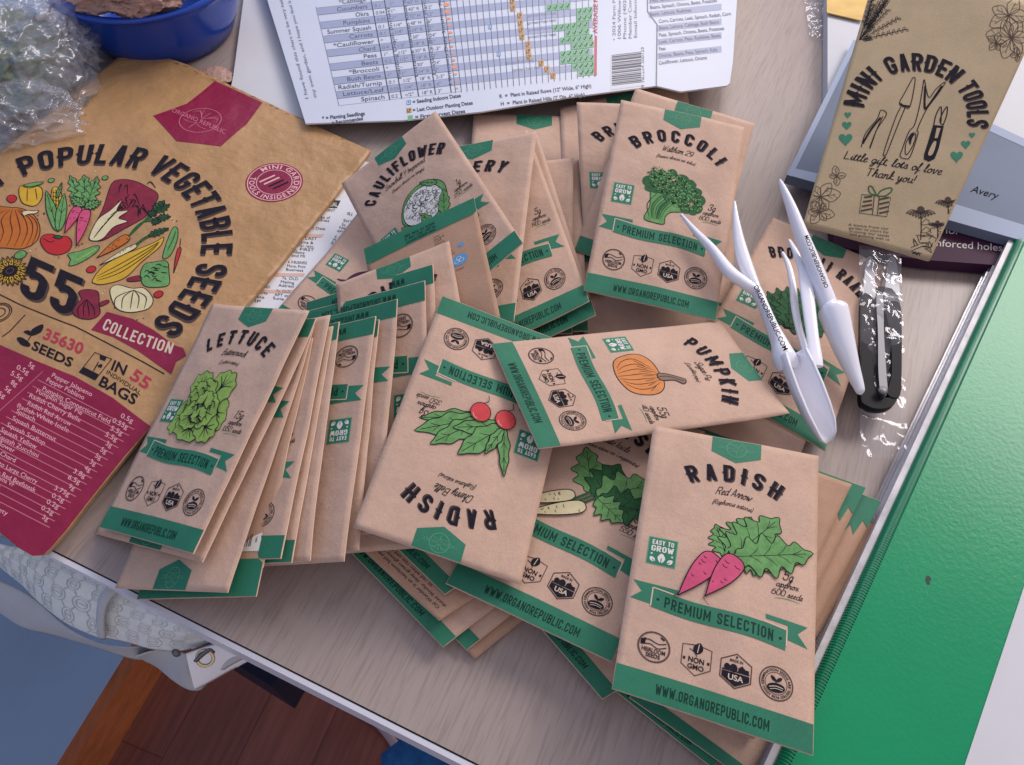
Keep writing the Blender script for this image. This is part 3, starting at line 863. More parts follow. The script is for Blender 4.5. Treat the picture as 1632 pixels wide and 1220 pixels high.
def art_easy(A):
    P = 'growing_badge'
    A.poly(P, 'green_line', [(.072, .783), (.232, .783), (.232, .957), (.072, .957)], 1)
    A.poly(P, 'green', [(.078, .789), (.226, .789), (.226, .951), (.078, .951)], 2)
    A.text(P, 'print_white', 'EASY TO', .152, .829, .030, fit=.118, weight='k', spacing=.1, layer=4)
    A.text(P, 'print_white', 'GROW', .152, .873, .037, fit=.122, weight='k', spacing=.1, layer=4)
    for c, ln, an in (((.152, .942), .062, 0), ((.118, .940), .040, -.75), ((.186, .940), .040, .75), ((.102, .900), .018, -.5), ((.203, .900), .018, .5)):
        t = (c[0] + ln * math.sin(an), c[1] - ln * math.cos(an)); q = (math.cos(an), math.sin(an))
        m = ((c[0] + t[0]) / 2, (c[1] + t[1]) / 2); w = ln * .34
        A.poly(P, 'print_white', spline([c, (m[0] + q[0] * w, m[1] + q[1] * w), t, (m[0] - q[0] * w, m[1] - q[1] * w)], 4, True), 4)
        A.stroke(P, 'green', [c, m], .005, 5)

def ribbon_y(u):  # S-curve of the ribbon's top edge
    return 1.122 + .016 * math.sin((u - .5) * math.pi * 1.55) - .012 * math.sin((u - .5) * math.pi * 3.1)

def art_ribbon(A):
    P = 'banner'
    n = 22; us = [.135 + (.843 - .135) * i / n for i in range(n + 1)]
    for a in (us,):
        top = [(u, ribbon_y(u)) for u in a]; bot = [(u, ribbon_y(u) + .108) for u in a]
        vs = []; fs = []
        for t, b in zip(top, bot): vs += [t, b]
        for i in range(n): fs.append((2 * i, 2 * i + 1, 2 * i + 3, 2 * i + 2))
        A.add(P, 'green', vs, fs, 3)
    A.poly(P, 'green', [(.022, 1.075), (.265, 1.078), (.268, 1.103), (.128, 1.103), (.128, 1.195), (.018, 1.185), (.075, 1.132)], 1)
    A.poly(P, 'green', [(.732, 1.078), (.957, 1.090), (.905, 1.142), (.960, 1.205), (.852, 1.188), (.852, 1.112), (.735, 1.104)], 1)
    A.stroke(P, 'print_cream', [(.131, 1.205), (.131, ribbon_y(.135) - .006)] + [(u, ribbon_y(u) - .006) for u in us[:5]], .007, 4)
    A.stroke(P, 'print_cream', [(u, ribbon_y(u) - .006) for u in us[-5:]] + [(.848, ribbon_y(.843) - .006), (.848, 1.225)], .007, 4)
    vs, fs, w = text_geo('PREMIUM SELECTION', 'c', .16)
    k = .575 / w; out = []
    for px, py in vs:
        u = .489 + (px - w / 2) * k
        out.append((u, ribbon_y(u) + .086 - py * .062))
    A.add('banner>banner_lettering', 'ink_green', out, fs, 5)
    for u in (.165, .815): A.ell('banner>banner_lettering', 'ink_green', (u, ribbon_y(u) + .054), .008, .008, 5)

def art_seals(A, which=(0, 1, 2, 3)):
    y = 1.432; r = .083
    if 0 in which:
        P = 'seal'; c = (.178, y)
        A.ring(P, 'ink_soft', c, r, .006); A.ring(P, 'ink_soft', c, r * .93, .002)
        A.stroke(P, 'ink', spline([(c[0] - .068, y - .022), (c[0] - .03, y - .036), (c[0] + .02, y - .022), (c[0] + .062, y - .034)], 5), .005, 3)
        A.stroke(P, 'ink', spline([(c[0] - .066, y - .002), (c[0] - .02, y - .012), (c[0] + .02, y + .004), (c[0] + .064, y - .014)], 5), .005, 3)
        A.poly(P, 'ink', [(c[0] - .070, y - .03), (c[0] - .045, y - .042), (c[0] - .048, y - .004), (c[0] - .072, y - .002)], 3)
        A.stroke(P, 'ink', [(c[0] + .030, y - .062), (c[0] + .050, y - .050)], .009, 3)
        A.text(P, 'ink', 'HEIRLOOM', c[0], y + .032, .022, fit=.125, weight='b')
        A.text(P, 'ink', 'SEEDS', c[0], y + .060, .022, fit=.075, weight='b')
    if 1 in which:
        P = 'seal#1'; c = (.398, y)
        hx = [(c[0] - .075, y - .066), (c[0], y - .078), (c[0] + .075, y - .066), (c[0] + .075, y + .040), (c[0], y + .088), (c[0] - .075, y + .040)]
        A.stroke(P, 'ink_soft', hx, .005, 2, closed=True)
        A.poly(P, 'ink', spline([(c[0] - .012, y - .030), (c[0] - .02, y - .065), (c[0] + .012, y - .092), (c[0] + .030, y - .060), (c[0] + .014, y - .034)], 4, True), 3)
        A.stroke(P, 'print_cream', [(c[0] + .002, y - .036), (c[0] + .008, y - .084)], .004, 4)
        A.stroke(P, 'ink', [(c[0] - .040, y - .050), (c[0] - .012, y - .038), (c[0] + .002, y - .015)], .004, 3)
        A.text(P, 'ink', 'NON', c[0], y + .020, .028, fit=.085, weight='b')
        A.text(P, 'ink', 'GMO', c[0], y + .056, .026, fit=.085, weight='b')
        for s in (-1, 1): A.poly(P, 'ink', [(c[0] + s * .056, y), (c[0] + s * .068, y), (c[0] + s * .068, y + .014), (c[0] + s * .056, y + .014)], 3)
    if 2 in which:
        P = 'seal#2'; c = (.600, y)
        hx = [(c[0], y - .090), (c[0] + .078, y - .045), (c[0] + .078, y + .045), (c[0], y + .090), (c[0] - .078, y + .045), (c[0] - .078, y - .045)]
        A.stroke(P, 'ink_soft', hx, .006, 2, closed=True)
        A.poly(P, 'ink', [(c[0] - .070, y + .012), (c[0] + .070, y + .012), (c[0] + .070, y + .041), (c[0], y + .081), (c[0] - .070, y + .041)], 3)
        for dx, rr in ((-.045, .016), (-.012, .020)): A.ell(P, 'ink', (c[0] + dx, y - .012), rr, rr * 1.1, 3, n=14)
        A.poly(P, 'ink', [(c[0] + .012, y - .018), (c[0] + .030, y - .034), (c[0] + .048, y - .018), (c[0] + .066, y - .018), (c[0] + .066, y + .006), (c[0] + .012, y + .006)], 3)
        A.stroke(P, 'ink', [(c[0] - .07, y + .004), (c[0] + .07, y + .002)], .007, 3)
        A.text(P, 'ink', 'MADE IN', c[0], y - .044, .014, fit=.068, weight='b')
        A.ell(P, 'ink', (c[0], y - .072), .006, .006, 3, n=8)
        A.text(P, 'print_cream', 'USA', c[0], y + .051, .028, fit=.078, weight='b', layer=5)
    if 3 in which:
        P = 'seal#3'; c = (.805, y); r = .084
        A.ring(P, 'ink_soft', c, r, .006); A.ring(P, 'ink_soft', c, r * .66, .003)
        A.arc(P, 'ink', 'GERMINATION SEEDS ARE TESTED FOR HIGH ', c[0], c[1], r * .74, -3.5, -3.5 + 6.28, r * .15)
        A.poly(P, 'ink', ell_pts((c[0], y + .022), .046, .024, -.12), 3)
        A.stroke(P, 'print_cream', spline([(c[0] - .035, y + .025), (c[0], y + .014), (c[0] + .036, y + .018)], 4), .004, 4)
        A.stroke(P, 'print_cream', spline([(c[0] - .03, y + .036), (c[0], y + .026), (c[0] + .034, y + .028)], 4), .003, 4)
        A.stroke(P, 'ink', [(c[0], y), (c[0] - .002, y - .02)], .004, 3)
        for s in (-1, 1):
            A.poly(P, 'ink', spline([(c[0], y - .010), (c[0] + s * .010, y - .030), (c[0] + s * .030, y - .034), (c[0] + s * .020, y - .014)], 3, True), 3)

# ---- vegetables
def pic_red_arrow(A):
    P = 'picture'
    for i, (b, t, w) in enumerate((((.500, .805), (.425, .615), .062), ((.52, .79), (.62, .52), .095), ((.53, .80), (.78, .485), .115),
                                   ((.56, .81), (.77, .805), .058), ((.55, .78), (.91, .735), .060), ((.545, .795), (.975, .660), .105))):
        draw_leaf(A, P, 'leaf', b, t, w, 5, .30, .005, i + 3, 1 + 3 * i)
    for dx in (-.02, 0, .02): A.stroke(P, 'leaf', [(.50 + dx, .84), (.53 + dx * 1.5, .76)], .012, 20)
    draw_root(A, P, 'radish_pink', (.440, .815), (.262, 1.11), .060, .006, 21, 1)
    A.stroke(P, 'ink', spline([(.265, 1.10), (.25, 1.112), (.240, 1.113)], 4), .005, 23)
    draw_root(A, P, 'radish_pink', (.560, .800), (.404, 1.075), .064, .006, 24, 2)
    A.stroke(P, 'ink', spline([(.408, 1.06), (.398, 1.085), (.42, 1.115), (.43, 1.118)], 4), .003, 26)

def pic_cherry_radish(A):
    P = 'picture'
    for i, (b, t, w) in enumerate((((.50, .93), (.86, .795), .052), ((.50, .92), (.86, .70), .070), ((.49, .91), (.74, .645), .066), ((.335, .93), (.64, .80), .056),
                                   ((.335, .92), (.56, .64), .076), ((.33, .92), (.25, .60), .036), ((.335, .91), (.40, .70), .034))):
        draw_leaf(A, P, 'leaf', b, t, w, 3, .14, .006, i + 30, 1 + 3 * i)
    for c in ((.335, .975), (.500, .965)):
        A.shape(P, 'radish_red', ell_pts(c, .066, .066), 'ink', .005, 23)
        A.stroke(P, 'print_cream', spline([(c[0] + .045, c[1] - .02), (c[0] + .035, c[1] - .04), (c[0] + .01, c[1] - .052)], 4), .004, 25)
        A.stroke(P, 'ink', spline([(c[0], c[1] + .066), (c[0] - .03, c[1] + .09), (c[0] - .02, c[1] + .13)], 4), .005, 23)

def pic_pumpkin(A):
    P = 'picture'; c = (.47, .855)
    A.shape(P, 'orange', spline([(c[0] - .20, c[1]), (c[0] - .185, c[1] - .09), (c[0] - .11, c[1] - .14), (c[0], c[1] - .15), (c[0] + .12, c[1] - .14), (c[0] + .195, c[1] - .08),
                                 (c[0] + .205, c[1] + .02), (c[0] + .15, c[1] + .12), (c[0], c[1] + .155), (c[0] - .15, c[1] + .115)], 5, True), 'ink', .006, 1)
    for k in (-.78, -.5, -.24, .02, .28, .52, .78):
        A.stroke(P, 'ink', spline([(c[0] + .03 + k * .10, c[1] - .135 + abs(k) * .03), (c[0] + k * .19, c[1] - .03), (c[0] + k * .18, c[1] + .06), (c[0] + k * .10, c[1] + .145 - abs(k) * .03)], 6), .005, 3, taper=True)
        A.stroke(P, 'ink', spline([(c[0] + .03 + k * .13, c[1] - .10 + abs(k) * .03), (c[0] + k * .20 + .02, c[1] - .02)], 6), .004, 3, taper=True)
    A.shape(P, 'ink_faint', spline([(c[0] + .02, c[1] - .13), (c[0] + .03, c[1] - .19), (c[0] + .08, c[1] - .27), (c[0] + .11, c[1] - .30), (c[0] + .145, c[1] - .27), (c[0] + .10, c[1] - .22), (c[0] + .085, c[1] - .13)], 5, True), 'ink', .006, 4)
    A.stroke(P, 'ink', spline([(c[0] + .05, c[1] - .13), (c[0] + .06, c[1] - .20), (c[0] + .12, c[1] - .28)], 5), .004, 6)

def pic_broccoli(A):
    P = 'picture'; rnd = random.Random(3)
    A.shape(P, 'leaf', spline([(.345, 1.045), (.375, .93), (.36, .80), (.40, .74), (.55, .76), (.70, .86), (.66, .92), (.56, .95), (.52, 1.00), (.52, 1.06), (.43, 1.065)], 5, True), 'ink', .006, 1)
    for i in range(16):
        x = rnd.uniform(.40, .62); A.stroke(P, 'leaf_dark', spline([(.43 + (x - .5) * .4, 1.03), (.43 + (x - .5) * .8, .92), (x + .02, .80)], 4), rnd.uniform(.004, .011), 2, taper=True)
    crown = [(.345, .78), (.33, .72), (.37, .66), (.43, .625), (.52, .61), (.61, .625), (.69, .665), (.745, .72), (.78, .79), (.775, .86), (.74, .90), (.68, .90), (.64, .86), (.57, .83), (.50, .80), (.46, .765), (.40, .775)]
    for i, (x, y) in enumerate(crown + [(rnd.uniform(.40, .72), rnd.uniform(.65, .80)) for _ in range(16)]):
        A.ell(P, 'leaf_dark', (x, y), rnd.uniform(.035, .06), rnd.uniform(.03, .05), 3 + (i % 3), n=12)
    for i in range(620):
        a = rnd.uniform(0, 6.28); rr = math.sqrt(rnd.random())
        x = .56 + .25 * rr * math.cos(a); y = .74 + .135 * rr * math.sin(a) + (x - .56) * .38
        A.ell(P, rnd.choice(('ink', 'leaf', 'leaf', 'leaf_dark')), (x, y), rnd.uniform(.004, .010), rnd.uniform(.004, .009), 7 + i % 2, n=6)
    A.items[P] = [(m, [(.345 + (x - .345) * .90, y) for x, y in vs], fs, ly) for m, vs, fs, ly in A.items[P]]

def pic_cauliflower(A):
    P = 'picture'; rnd = random.Random(5)
    A.shape(P, 'leaf', spline([(.33, .93), (.30, .80), (.37, .67), (.46, .605), (.58, .59), (.69, .64), (.745, .75), (.71, .89), (.61, 1.01), (.45, 1.03), (.36, 1.00)], 5, True), 'ink', .006, 1)
    head = spline([(.33, .86), (.34, .74), (.42, .66), (.53, .625), (.64, .66), (.70, .76), (.68, .88), (.58, .96), (.44, .96)], 5, True)
    A.shape(P, 'print_white', head, 'ink', .006, 3)
    for i in range(90):
        a = rnd.uniform(0, 6.28); rr = math.sqrt(rnd.random())
        c = (.52 + .165 * rr * math.cos(a), .80 + .145 * rr * math.sin(a))
        A.stroke(P, 'ink', ell_pts(c, rnd.uniform(.014, .026), rnd.uniform(.013, .022), rnd.uniform(0, 3), 9)[:7], .0035, 5)
    for b, t, w in (((.40, 1.05), (.27, .84), .05), ((.50, 1.06), (.47, .86), .045), ((.62, 1.02), (.72, .80), .05), ((.70, .70), (.58, .575), .03)):
        draw_leaf(A, P, 'leaf', b, t, w, 4, .15, .005, 9, 6)

def pic_lettuce(A):
    P = 'picture'; rnd = random.Random(8)
    c = (.46, .81)
    def frill(q, rx, ry, rot, ly, n=40):
        pts = []
        for i in range(n):
            t = 6.2832 * i / n; w = 1 + .07 * math.sin(t * 9 + rx * 90) + rnd.uniform(-.04, .04)
            x = rx * w * math.cos(t); y = ry * w * math.sin(t)
            pts.append((q[0] + x * math.cos(rot) - y * math.sin(rot), q[1] + x * math.sin(rot) + y * math.cos(rot)))
        A.shape(P, 'leaf_light', pts, 'ink', .005, ly)
        for k in range(5):
            a = rot + 1.57 + (k - 2) * .5
            A.stroke(P, 'ink', spline([(q[0] - .6 * ry * math.cos(rot + 1.57), q[1] - .6 * ry * math.sin(rot + 1.57)), (q[0] + .1 * ry * math.cos(a), q[1] + .1 * ry * math.sin(a)), (q[0] + .8 * min(rx, ry) * math.cos(a), q[1] + .8 * min(rx, ry) * math.sin(a))], 4), rnd.uniform(.004, .009), ly + 2, taper=True)
    for i, (dx, dy, rx, ry, ro) in enumerate(((-.15, .08, .10, .15, .5), (.16, .02, .10, .16, -.5), (-.10, -.13, .11, .13, 2.6), (.10, -.15, .12, .13, -2.7), (.0, .16, .17, .10, 0), (.14, .14, .10, .12, -.9), (-.04, -.05, .13, .15, .2),
                                              (.06, .03, .12, .13, -.3), (-.05, .08, .11, .10, .4), (.02, -.02, .08, .09, .1), (.03, .07, .07, .06, -.2))):
        frill((c[0] + dx, c[1] + dy), rx, ry, ro, 1 + 3 * i)
    for i in range(22):
        a = rnd.uniform(0, 6.28); q = rnd.uniform(.02, .2)
        p = (c[0] + q * math.cos(a), c[1] + q * math.sin(a))
        A.stroke(P, 'ink', spline([p, (p[0] + .02, p[1] + rnd.uniform(-.03, .03)), (p[0] + rnd.uniform(.02, .06), p[1] + rnd.uniform(.0, .05))], 4), rnd.uniform(.005, .012), 36, taper=True)

def pic_icicle(A):
    P = 'picture'
    for i, (b, t, w) in enumerate((((.52, .80), (.36, .50), .095), ((.55, .82), (.60, .52), .11), ((.56, .82), (.84, .54), .12), ((.57, .83), (.90, .75), .11), ((.56, .82), (.76, .90), .08))):
        draw_leaf(A, P, 'leaf_dark' if i % 2 else 'leaf', b, t, w, 4, .26, .005, i + 50, 1 + 3 * i)
    for k in (-.03, .0, .03): A.stroke(P, 'leaf_dark', [(.46 + k, .90), (.54 + k, .80)], .014, 17)
    draw_root(A, P, 'cream_veg', (.430, .860), (.10, 1.09), .040, .006, 18, 4, 9)
    draw_root(A, P, 'cream_veg', (.520, .905), (.19, 1.13), .044, .006, 21, 5, 9)

def pic_eggplant(A):
    P = 'picture'
    A.shape(P, 'purple', spline([(.33, 1.02), (.36, .88), (.46, .78), (.60, .72), (.70, .78), (.68, .92), (.56, 1.03), (.42, 1.08)], 5, True), 'ink', .006, 1)
    A.stroke(P, 'purple', spline([(.33, 1.0), (.29, 1.03), (.25, 1.04)], 4), .02, 2, taper=True)

def pic_raab(A):
    P = 'picture'
    for i in range(9):
        a = -2.6 + i * .27
        draw_leaf(A, P, 'leaf_dark', (.5, .98), (.5 + .3 * math.cos(a), .93 + .34 * math.sin(a)), .08, 5, .3, .005, i + 70, 1 + i % 3 * 3)

PICS = dict(red_arrow=pic_red_arrow, cherry=pic_cherry_radish, pumpkin=pic_pumpkin, broccoli=pic_broccoli, cauliflower=pic_cauliflower,
            lettuce=pic_lettuce, icicle=pic_icicle, eggplant=pic_eggplant, raab=pic_raab)
LAYERS = {}

def art_back(A, show, text=()):
    """the plain side: a folded green flap, small print, barcode label, round icons"""
    if 'F' in show:   # flap folded over the top
        pts = [(0.0, 0.004), (1.0, 0.004), (1.0, .20), (.955, .225), (.5, .222), (.045, .225), (0, .20)]
        A.poly('folded_flap', 'green', pts, 4)
        for k, s in enumerate(('WHEN TO SOW AND', 'PLANT OUT FOR A', 'GOOD GARDEN HARVEST')):
            A.text('folded_flap>flap_lettering', 'ink_green', s, .50, .085 + .045 * k, .032, fit=.27, weight='c', spacing=.14, rot=math.pi, layer=6)
    if 'J' in show:   # torn, jagged flap
        A.poly('folded_flap', 'green', [(0.0, 0.004), (1.0, 0.004), (1.0, .24), (.965, .20), (.955, .33), (.92, .26), (.905, .36), (.86, .22), (.84, .34), (.74, .36), (.60, .22), (.5, .3), (.35, .27), (.2, .3), (0, .28)], 4)
    if 'N' in show:   # a column of small print along the side
        rnd = random.Random(4)
        for k in range(26):
            A.text('small_lettering', 'ink_soft', ''.join(rnd.choice('aeinorstlu') for _ in range(rnd.randint(3, 6))), .60, .30 + .034 * k, .022, fit=rnd.uniform(.05, .10), align='l', layer=2)
    for k, s in enumerate(text):
        A.text('small_lettering', 'ink', s, .93, .10 + .052 * k, .031, fit=.0182 * len(s), align='r', layer=2)
    if 'I' in show:   # round blue icons with their captions
        A.ell('round_icon', 'blue_icon', (.815, .55), .026, .026, 2)
        A.ell('round_icon#1', 'blue_icon', (.775, .74), .072, .072, 2)
        for a in (0, 2.1, 4.2):
            A.ring('round_icon#1', 'print_white', (.775 + .025 * math.cos(a - 1.57), .74 + .025 * math.sin(a - 1.57)), .020, .005, 4)
        A.text('small_lettering', 'ink_soft', 'Germination', .68, .625, .026, fit=.15, layer=2)
        A.text('small_lettering', 'ink_soft', 'in 7-14 days', .66, .58, .024, fit=.16, layer=2)
        A.text('small_lettering', 'ink_soft', 'Water', .77, .87, .024, fit=.07, layer=2)
    if 'C' in show:   # barcode label
        A.poly('barcode_label', 'print_white', [(.055, .27), (.40, .27), (.40, .64), (.055, .64)], 2)
        rnd = random.Random(2); x = 0.13
        while x < .38:
            w = rnd.choice((.006, .010, .016)); A.poly('barcode_label', 'ink', [(x, .30), (x + w, .30), (x + w, .60), (x, .60)], 4); x += w + rnd.choice((.006, .012))
        A.text('barcode_label', 'ink', '6', .092, .325, .035, rot=math.pi, layer=4)

def packet(corners, show, label, pic=None, title=None, sub=None, latin=None, grams=None, count=None, back=False, text=(),
           bulge=0.0011, wob=0.0006, curl=None, seed=[0], seals=(0, 1, 2, 3)):
    seed[0] += 1
    rr_ = random.Random(seed[0] * 13)
    curl = curl or {(rr_.choice((0, 1)), rr_.choice((0, 1))): rr_.uniform(-.0012, .0022), (rr_.choice((0, 1)), .5): rr_.uniform(-.0012, .0012)}
    S = Sheet(corners, RATIO, bulge, wob, seed[0], curl)
    base = (S.c[0] + S.c[1] + S.c[2] + S.c[3]) / 4
    base.z = min(p.z for p in S.c)
    root = empty('seed_packet', base, label, 'seed packet', 'kraft paper seed packets spread over the desk')
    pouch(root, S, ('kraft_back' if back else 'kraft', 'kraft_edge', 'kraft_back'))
    A = Art()
    if back:
        art_back(A, show, text)
    else:
        if 'B' in show: art_band(A, 'b' not in show)
        if 'L' in show: art_logo(A)
        if 'T' in show: art_title(A, title, sub, latin, wid=min(.76, .090 * len(title)))
        if 'W' in show: art_weight(A, grams, count)
        if 'E' in show: art_easy(A)
        if 'R' in show: art_ribbon(A)
        if 'S' in show: art_seals(A, seals)
        if 'P' in show: PICS[pic](A)
    A.build(root, S)
    return root

def quad(*c):
    """corners given as (px, py, z)"""
    return [at(*p) for p in c]

def leaning(a, b, tilt, width=PW, keep='a', upside=False, length=PL):
    """a packet leaning like a fallen domino: its right edge runs from a to b, its left edge lies lower"""
    A_, B_ = at(*a), at(*b)
    d = (B_ - A_).normalized()
    if length:
        if keep == 'a': B_ = A_ + d * length
        else: A_ = B_ - d * length
    h = Vector((0, 0, 1)).cross(d).normalized()
    if h.x > 0: h = -h
    k = d.cross(h).normalized()
    if k.z < 0: k = -k
    w = (h * math.cos(R(tilt)) - k * math.sin(R(tilt))) * width
    c = [A_ + w, A_, B_, B_ + w]           # TL TR BR BL as seen
    for p in c: p.z = max(p.z, 0.0016)
    return [c[2], c[3], c[0], c[1]] if upside else c
# ------------------------------------------------------------------ the room round the desk
FZ = -0.78
b1 = at(148, 1220, FZ); b2 = at(242, 1063, FZ)
wdir = (b2 - b1).normalized(); wn = Vector((wdir.y, -wdir.x, 0))      # wn points into the room
e1 = at(79, 874, 0); e2 = at(700, 1187, 0)
edir = (e2 - e1).normalized(); en = Vector((-edir.y, edir.x, 0))        # en points over the desk
if en.y < 0: en = -en
GRAIN = math.atan2(en.y, en.x)
g1 = at(900, 980, 0); g2 = at(960, 1000, 0)
def rect_obj(name, o, a, b, m, kind=None, div=1):
    ob = mesh_obj(name, [o, o + a, o + a + b, o + b], [(0, 1, 2, 3)], m)
    if kind: ob['kind'] = kind
    return ob
wood_floor(math.atan2(wdir.y, wdir.x))
rect_obj('floor', Vector((-1.6, -1.2, FZ)), Vector((3.2, 0, 0)), Vector((0, 3.2, 0)), MATS['floor_wood'], 'structure')
wo = b1 - wdir * 1.2
rect_obj('wall', wo, wdir * 3.2, Vector((0, 0, 1.9)), MATS['wall_blue'], 'structure')
sk = box('skirting_board', None, 'skirting_wood', wo, wdir * 3.2, wn * 0.018, Vector((0, 0, 0.085))); sk['kind'] = 'structure'

# the desk
wood_desk()
desk = empty('desk', (0, 0.3, FZ), 'pale wood grain desk under the seed packets with white edge strip', 'desk')
def to_wall(p):      # slide p along the desk edge direction until it is 4 mm from the wall
    return p + edir * ((0.004 - (p - wo).dot(wn)) / edir.dot(wn))
if (Vector((0, .3, 0)) - wo).dot(wn) < 0: wn = -wn
D0 = to_wall(e1); DB = to_wall(e1 + en * .85); D1 = e1 + edir * 1.25
def desk_mesh():
    V = [D0, D1, D1 + en * .85, DB]; V += [p - Vector((0, 0, .02)) for p in V]
    F = [(0, 1, 2, 3), (7, 6, 5, 4), (0, 4, 5, 1), (1, 5, 6, 2), (2, 6, 7, 3), (3, 7, 4, 0)]
    return mesh_obj('tabletop', V, F, MATS['desk_wood'], desk)
desk_mesh()
EL = (D1 - D0).length
box('edge_gap', desk, 'desk_gap', D0 - en * 0.0006 - Vector((0, 0, .0205)), edir * EL, en * 0.0004, Vector((0, 0, .0200)))
box('edge_strip', desk, 'desk_edge', D0 - en * 0.0030 - Vector((0, 0, .020)), edir * EL, en * 0.0023, Vector((0, 0, .0194)))
for t in (0.45, 1.15):
    for s in (0.08, 0.75):
        box('leg', desk, 'desk_edge', e1 + edir * t + en * s + Vector((0, 0, FZ)), edir * .04, en * .04, Vector((0, 0, -FZ - .0205)))

# things under the desk
p = at(372, 1040, -0.50)
nb = [at(372, 1045, -.5), at(480, 1105, -.5), at(520, 1060, -.5), at(410, 1000, -.5)]
box('storage_box', None, 'navy', at(470, 1130, -0.52), (at(362, 1062, -0.52) - at(470, 1130, -0.52)), en * 0.25, Vector((0, 0, .10)))
tag(bpy.data.objects['storage_box'], 'dark navy box standing on the wood floor under the desk', 'box')
cb = empty('chair_mat', at(560, 1200, FZ + .002), 'clear plastic chair mat with pale curved edge on dark wood floor', 'chair mat')
mp = [at(x, y, FZ + .003) for x, y in spline([(470, 1085), (510, 1098), (560, 1120), (600, 1152), (628, 1185), (650, 1230), (660, 1290)], 6)]
def matmesh():
    V, F = [], []
    for q in mp:
        V += [q, q + Vector((.5, 0, 0))]
    for i in range(len(mp) - 1): F.append((2 * i, 2 * i + 1, 2 * i + 3, 2 * i + 2))
    return mesh_obj('mat_sheet', V, F, MATS['mat_film'], cb)
matmesh()
sweep('mat_lip', cb, 'mat_edge', [(q, Vector((1, 0, 0)), .008, Vector((0, 0, 1)), .003) for q in mp], 8)
jb = [at(x, y, -0.40) for x, y in ((712, 1200), (745, 1212), (800, 1260), (760, 1290), (690, 1250))]
jc = sum(jb, Vector()) / 5
def cloth_lump():
    V, F = [], []; nu, nv = 22, 12
    for j in range(nv + 1):
        for i in range(nu):
            a = 2 * math.pi * i / nu; b = math.pi * j / nv
            q = Vector((math.sin(b) * math.cos(a) * .075, math.sin(b) * math.sin(a) * .065, math.cos(b) * .06))
            q *= 1 + .14 * noise.noise(q * 40)
            V.append(at(742, 1248, -.42) + q)
    for j in range(nv):
        for i in range(nu):
            F.append((j * nu + i, (j + 1) * nu + i, (j + 1) * nu + (i + 1) % nu, j * nu + (i + 1) % nu))
    o = mesh_obj('blue_cloth', V, F, MATS['jean_blue'], None, smooth=True)
    tag(o, 'bright blue cloth just below the white desk edge strip', 'cloth')
cloth_lump()
# ------------------------------------------------------------------ big kraft seed bag
def bag_h(u, v):
    return .0022 * noise.noise(Vector((u * 14, v * 14, 3.1))) + .00035 * noise.noise(Vector((u * 45, v * 45, 8))) + .006 * math.exp(-((u - .06) / .10) ** 2 - ((v - .10) / .10) ** 2)
BF = Flat((215, 80, .009), (590, 240, .006), (75, 888, .009), bag_h)
bag = empty('seed_collection_bag', at(150, 420, 0), 'large brown kraft bag with magenta lower panel and vegetable pictures, at the left', 'bag')
bc = BF.m([(212, 78), (592, 241), (72, 892), (-330, 640)])
outl = [(212, 78), (300, 108), (450, 176), (592, 241), (500, 356), (400, 481), (300, 606), (241, 680), (200, 729), (150, 792), (108, 846), (84, 873), (70, 886), (52, 887), (30, 874), (0, 850), (-70, 808), (-330, 640), (-200, 420), (-100, 322), (0, 255), (120, 160), (186, 100)]
obag = slab('bag_body', bag, BF, BF.m(outl), .0035, ('bag_kraft', 'bag_kraft', 'bag_kraft'), .012, n=.0045)
obag.data.polygons.foreach_set('use_smooth', [p.material_index == 0 for p in obag.data.polygons])
A = Art()
Z = 3.5875
def z2(x, y): return BF.uv((x / Z, 220 + y / Z))
def z2s(pts): return [z2(*p) for p in pts]
k = (Vector(z2(700, 600)) - Vector(z2(800, 600))).length / 100      # metres per unit of that enlargement
# lower magenta panel
A.poly('magenta_panel', 'magenta', BF.m([(-100, 505), (0, 550), (60, 576), (120, 601), (180, 635), (240, 680), (199, 728.5), (149, 791.5), (107, 845.5), (83, 872.5), (70, 885), (52, 886), (30, 873), (0, 849), (-70, 807), (-240, 700)]), 1)
for i in range(17):
    a = i / 17
    A.stroke('magenta_panel', 'magenta_line', BF.m([(60 - 142 * a, 605.5 + 167 * a), (214 - 142 * a, 685 + 167 * a)]), .0004, 2)
A.stroke('magenta_panel', 'magenta_line', BF.m([(68, 592), (0, 655), (-40, 700)]), .0004, 2)
names = ['Pepper Jalapeno', 'Pepper Poblano', 'Pumpkin Connecticut Field', 'Pumpkin Sugar Pie', 'Radish Cherry Belle', 'Radish Red Arrow', 'Radish White Icicle', 'Spinach', 'Squash Butternut', 'Squash Scallop', 'Squash Yellow', 'Squash Zucchini', 'Sunflower', 'Swiss Chard', 'Tomato Large Cherry', 'Tomato Red Beefsteak', 'Tomato Roma VF', 'Watermelon', '', 'Planting variety']
w3 = [(232, 345), (214, 362), (196, 380), (178, 410), (157, 425), (130, 435), (112, 455), (86, 486), (62, 512), (42, 540), (18, 560), (-8, 590), (-60, 640), (-50, 690), (-70, 720), (-100, 750), (-110, 790), (-130, 820), (0, 0), (-160, 935)]
ends = [(425, 445), (388, 460), (508, 570), (378, 530), (370, 563), (325, 580), (315, 610), (160, 560), (255, 650), (205, 668), (165, 685), (175, 727), (65, 705), (70, 750), (172, 850), (165, 890), (65, 865), (0, 870), (0, 0), (35, 997)]
Z3 = 2.9056
z3 = lambda x, y: (x / Z3, 480 + y / Z3)
for i, s in enumerate(names):
    if not s: continue
    x1, y1 = ends[i]; L = .0062 * 0 + (len(s) * 12.6)
    x0 = x1 - L; y0 = y1 - L * .50
    ptext(A, 'panel_lettering', 'pink_text', BF, s, z3(x0, y0), z3(x1, y1), 7.2)
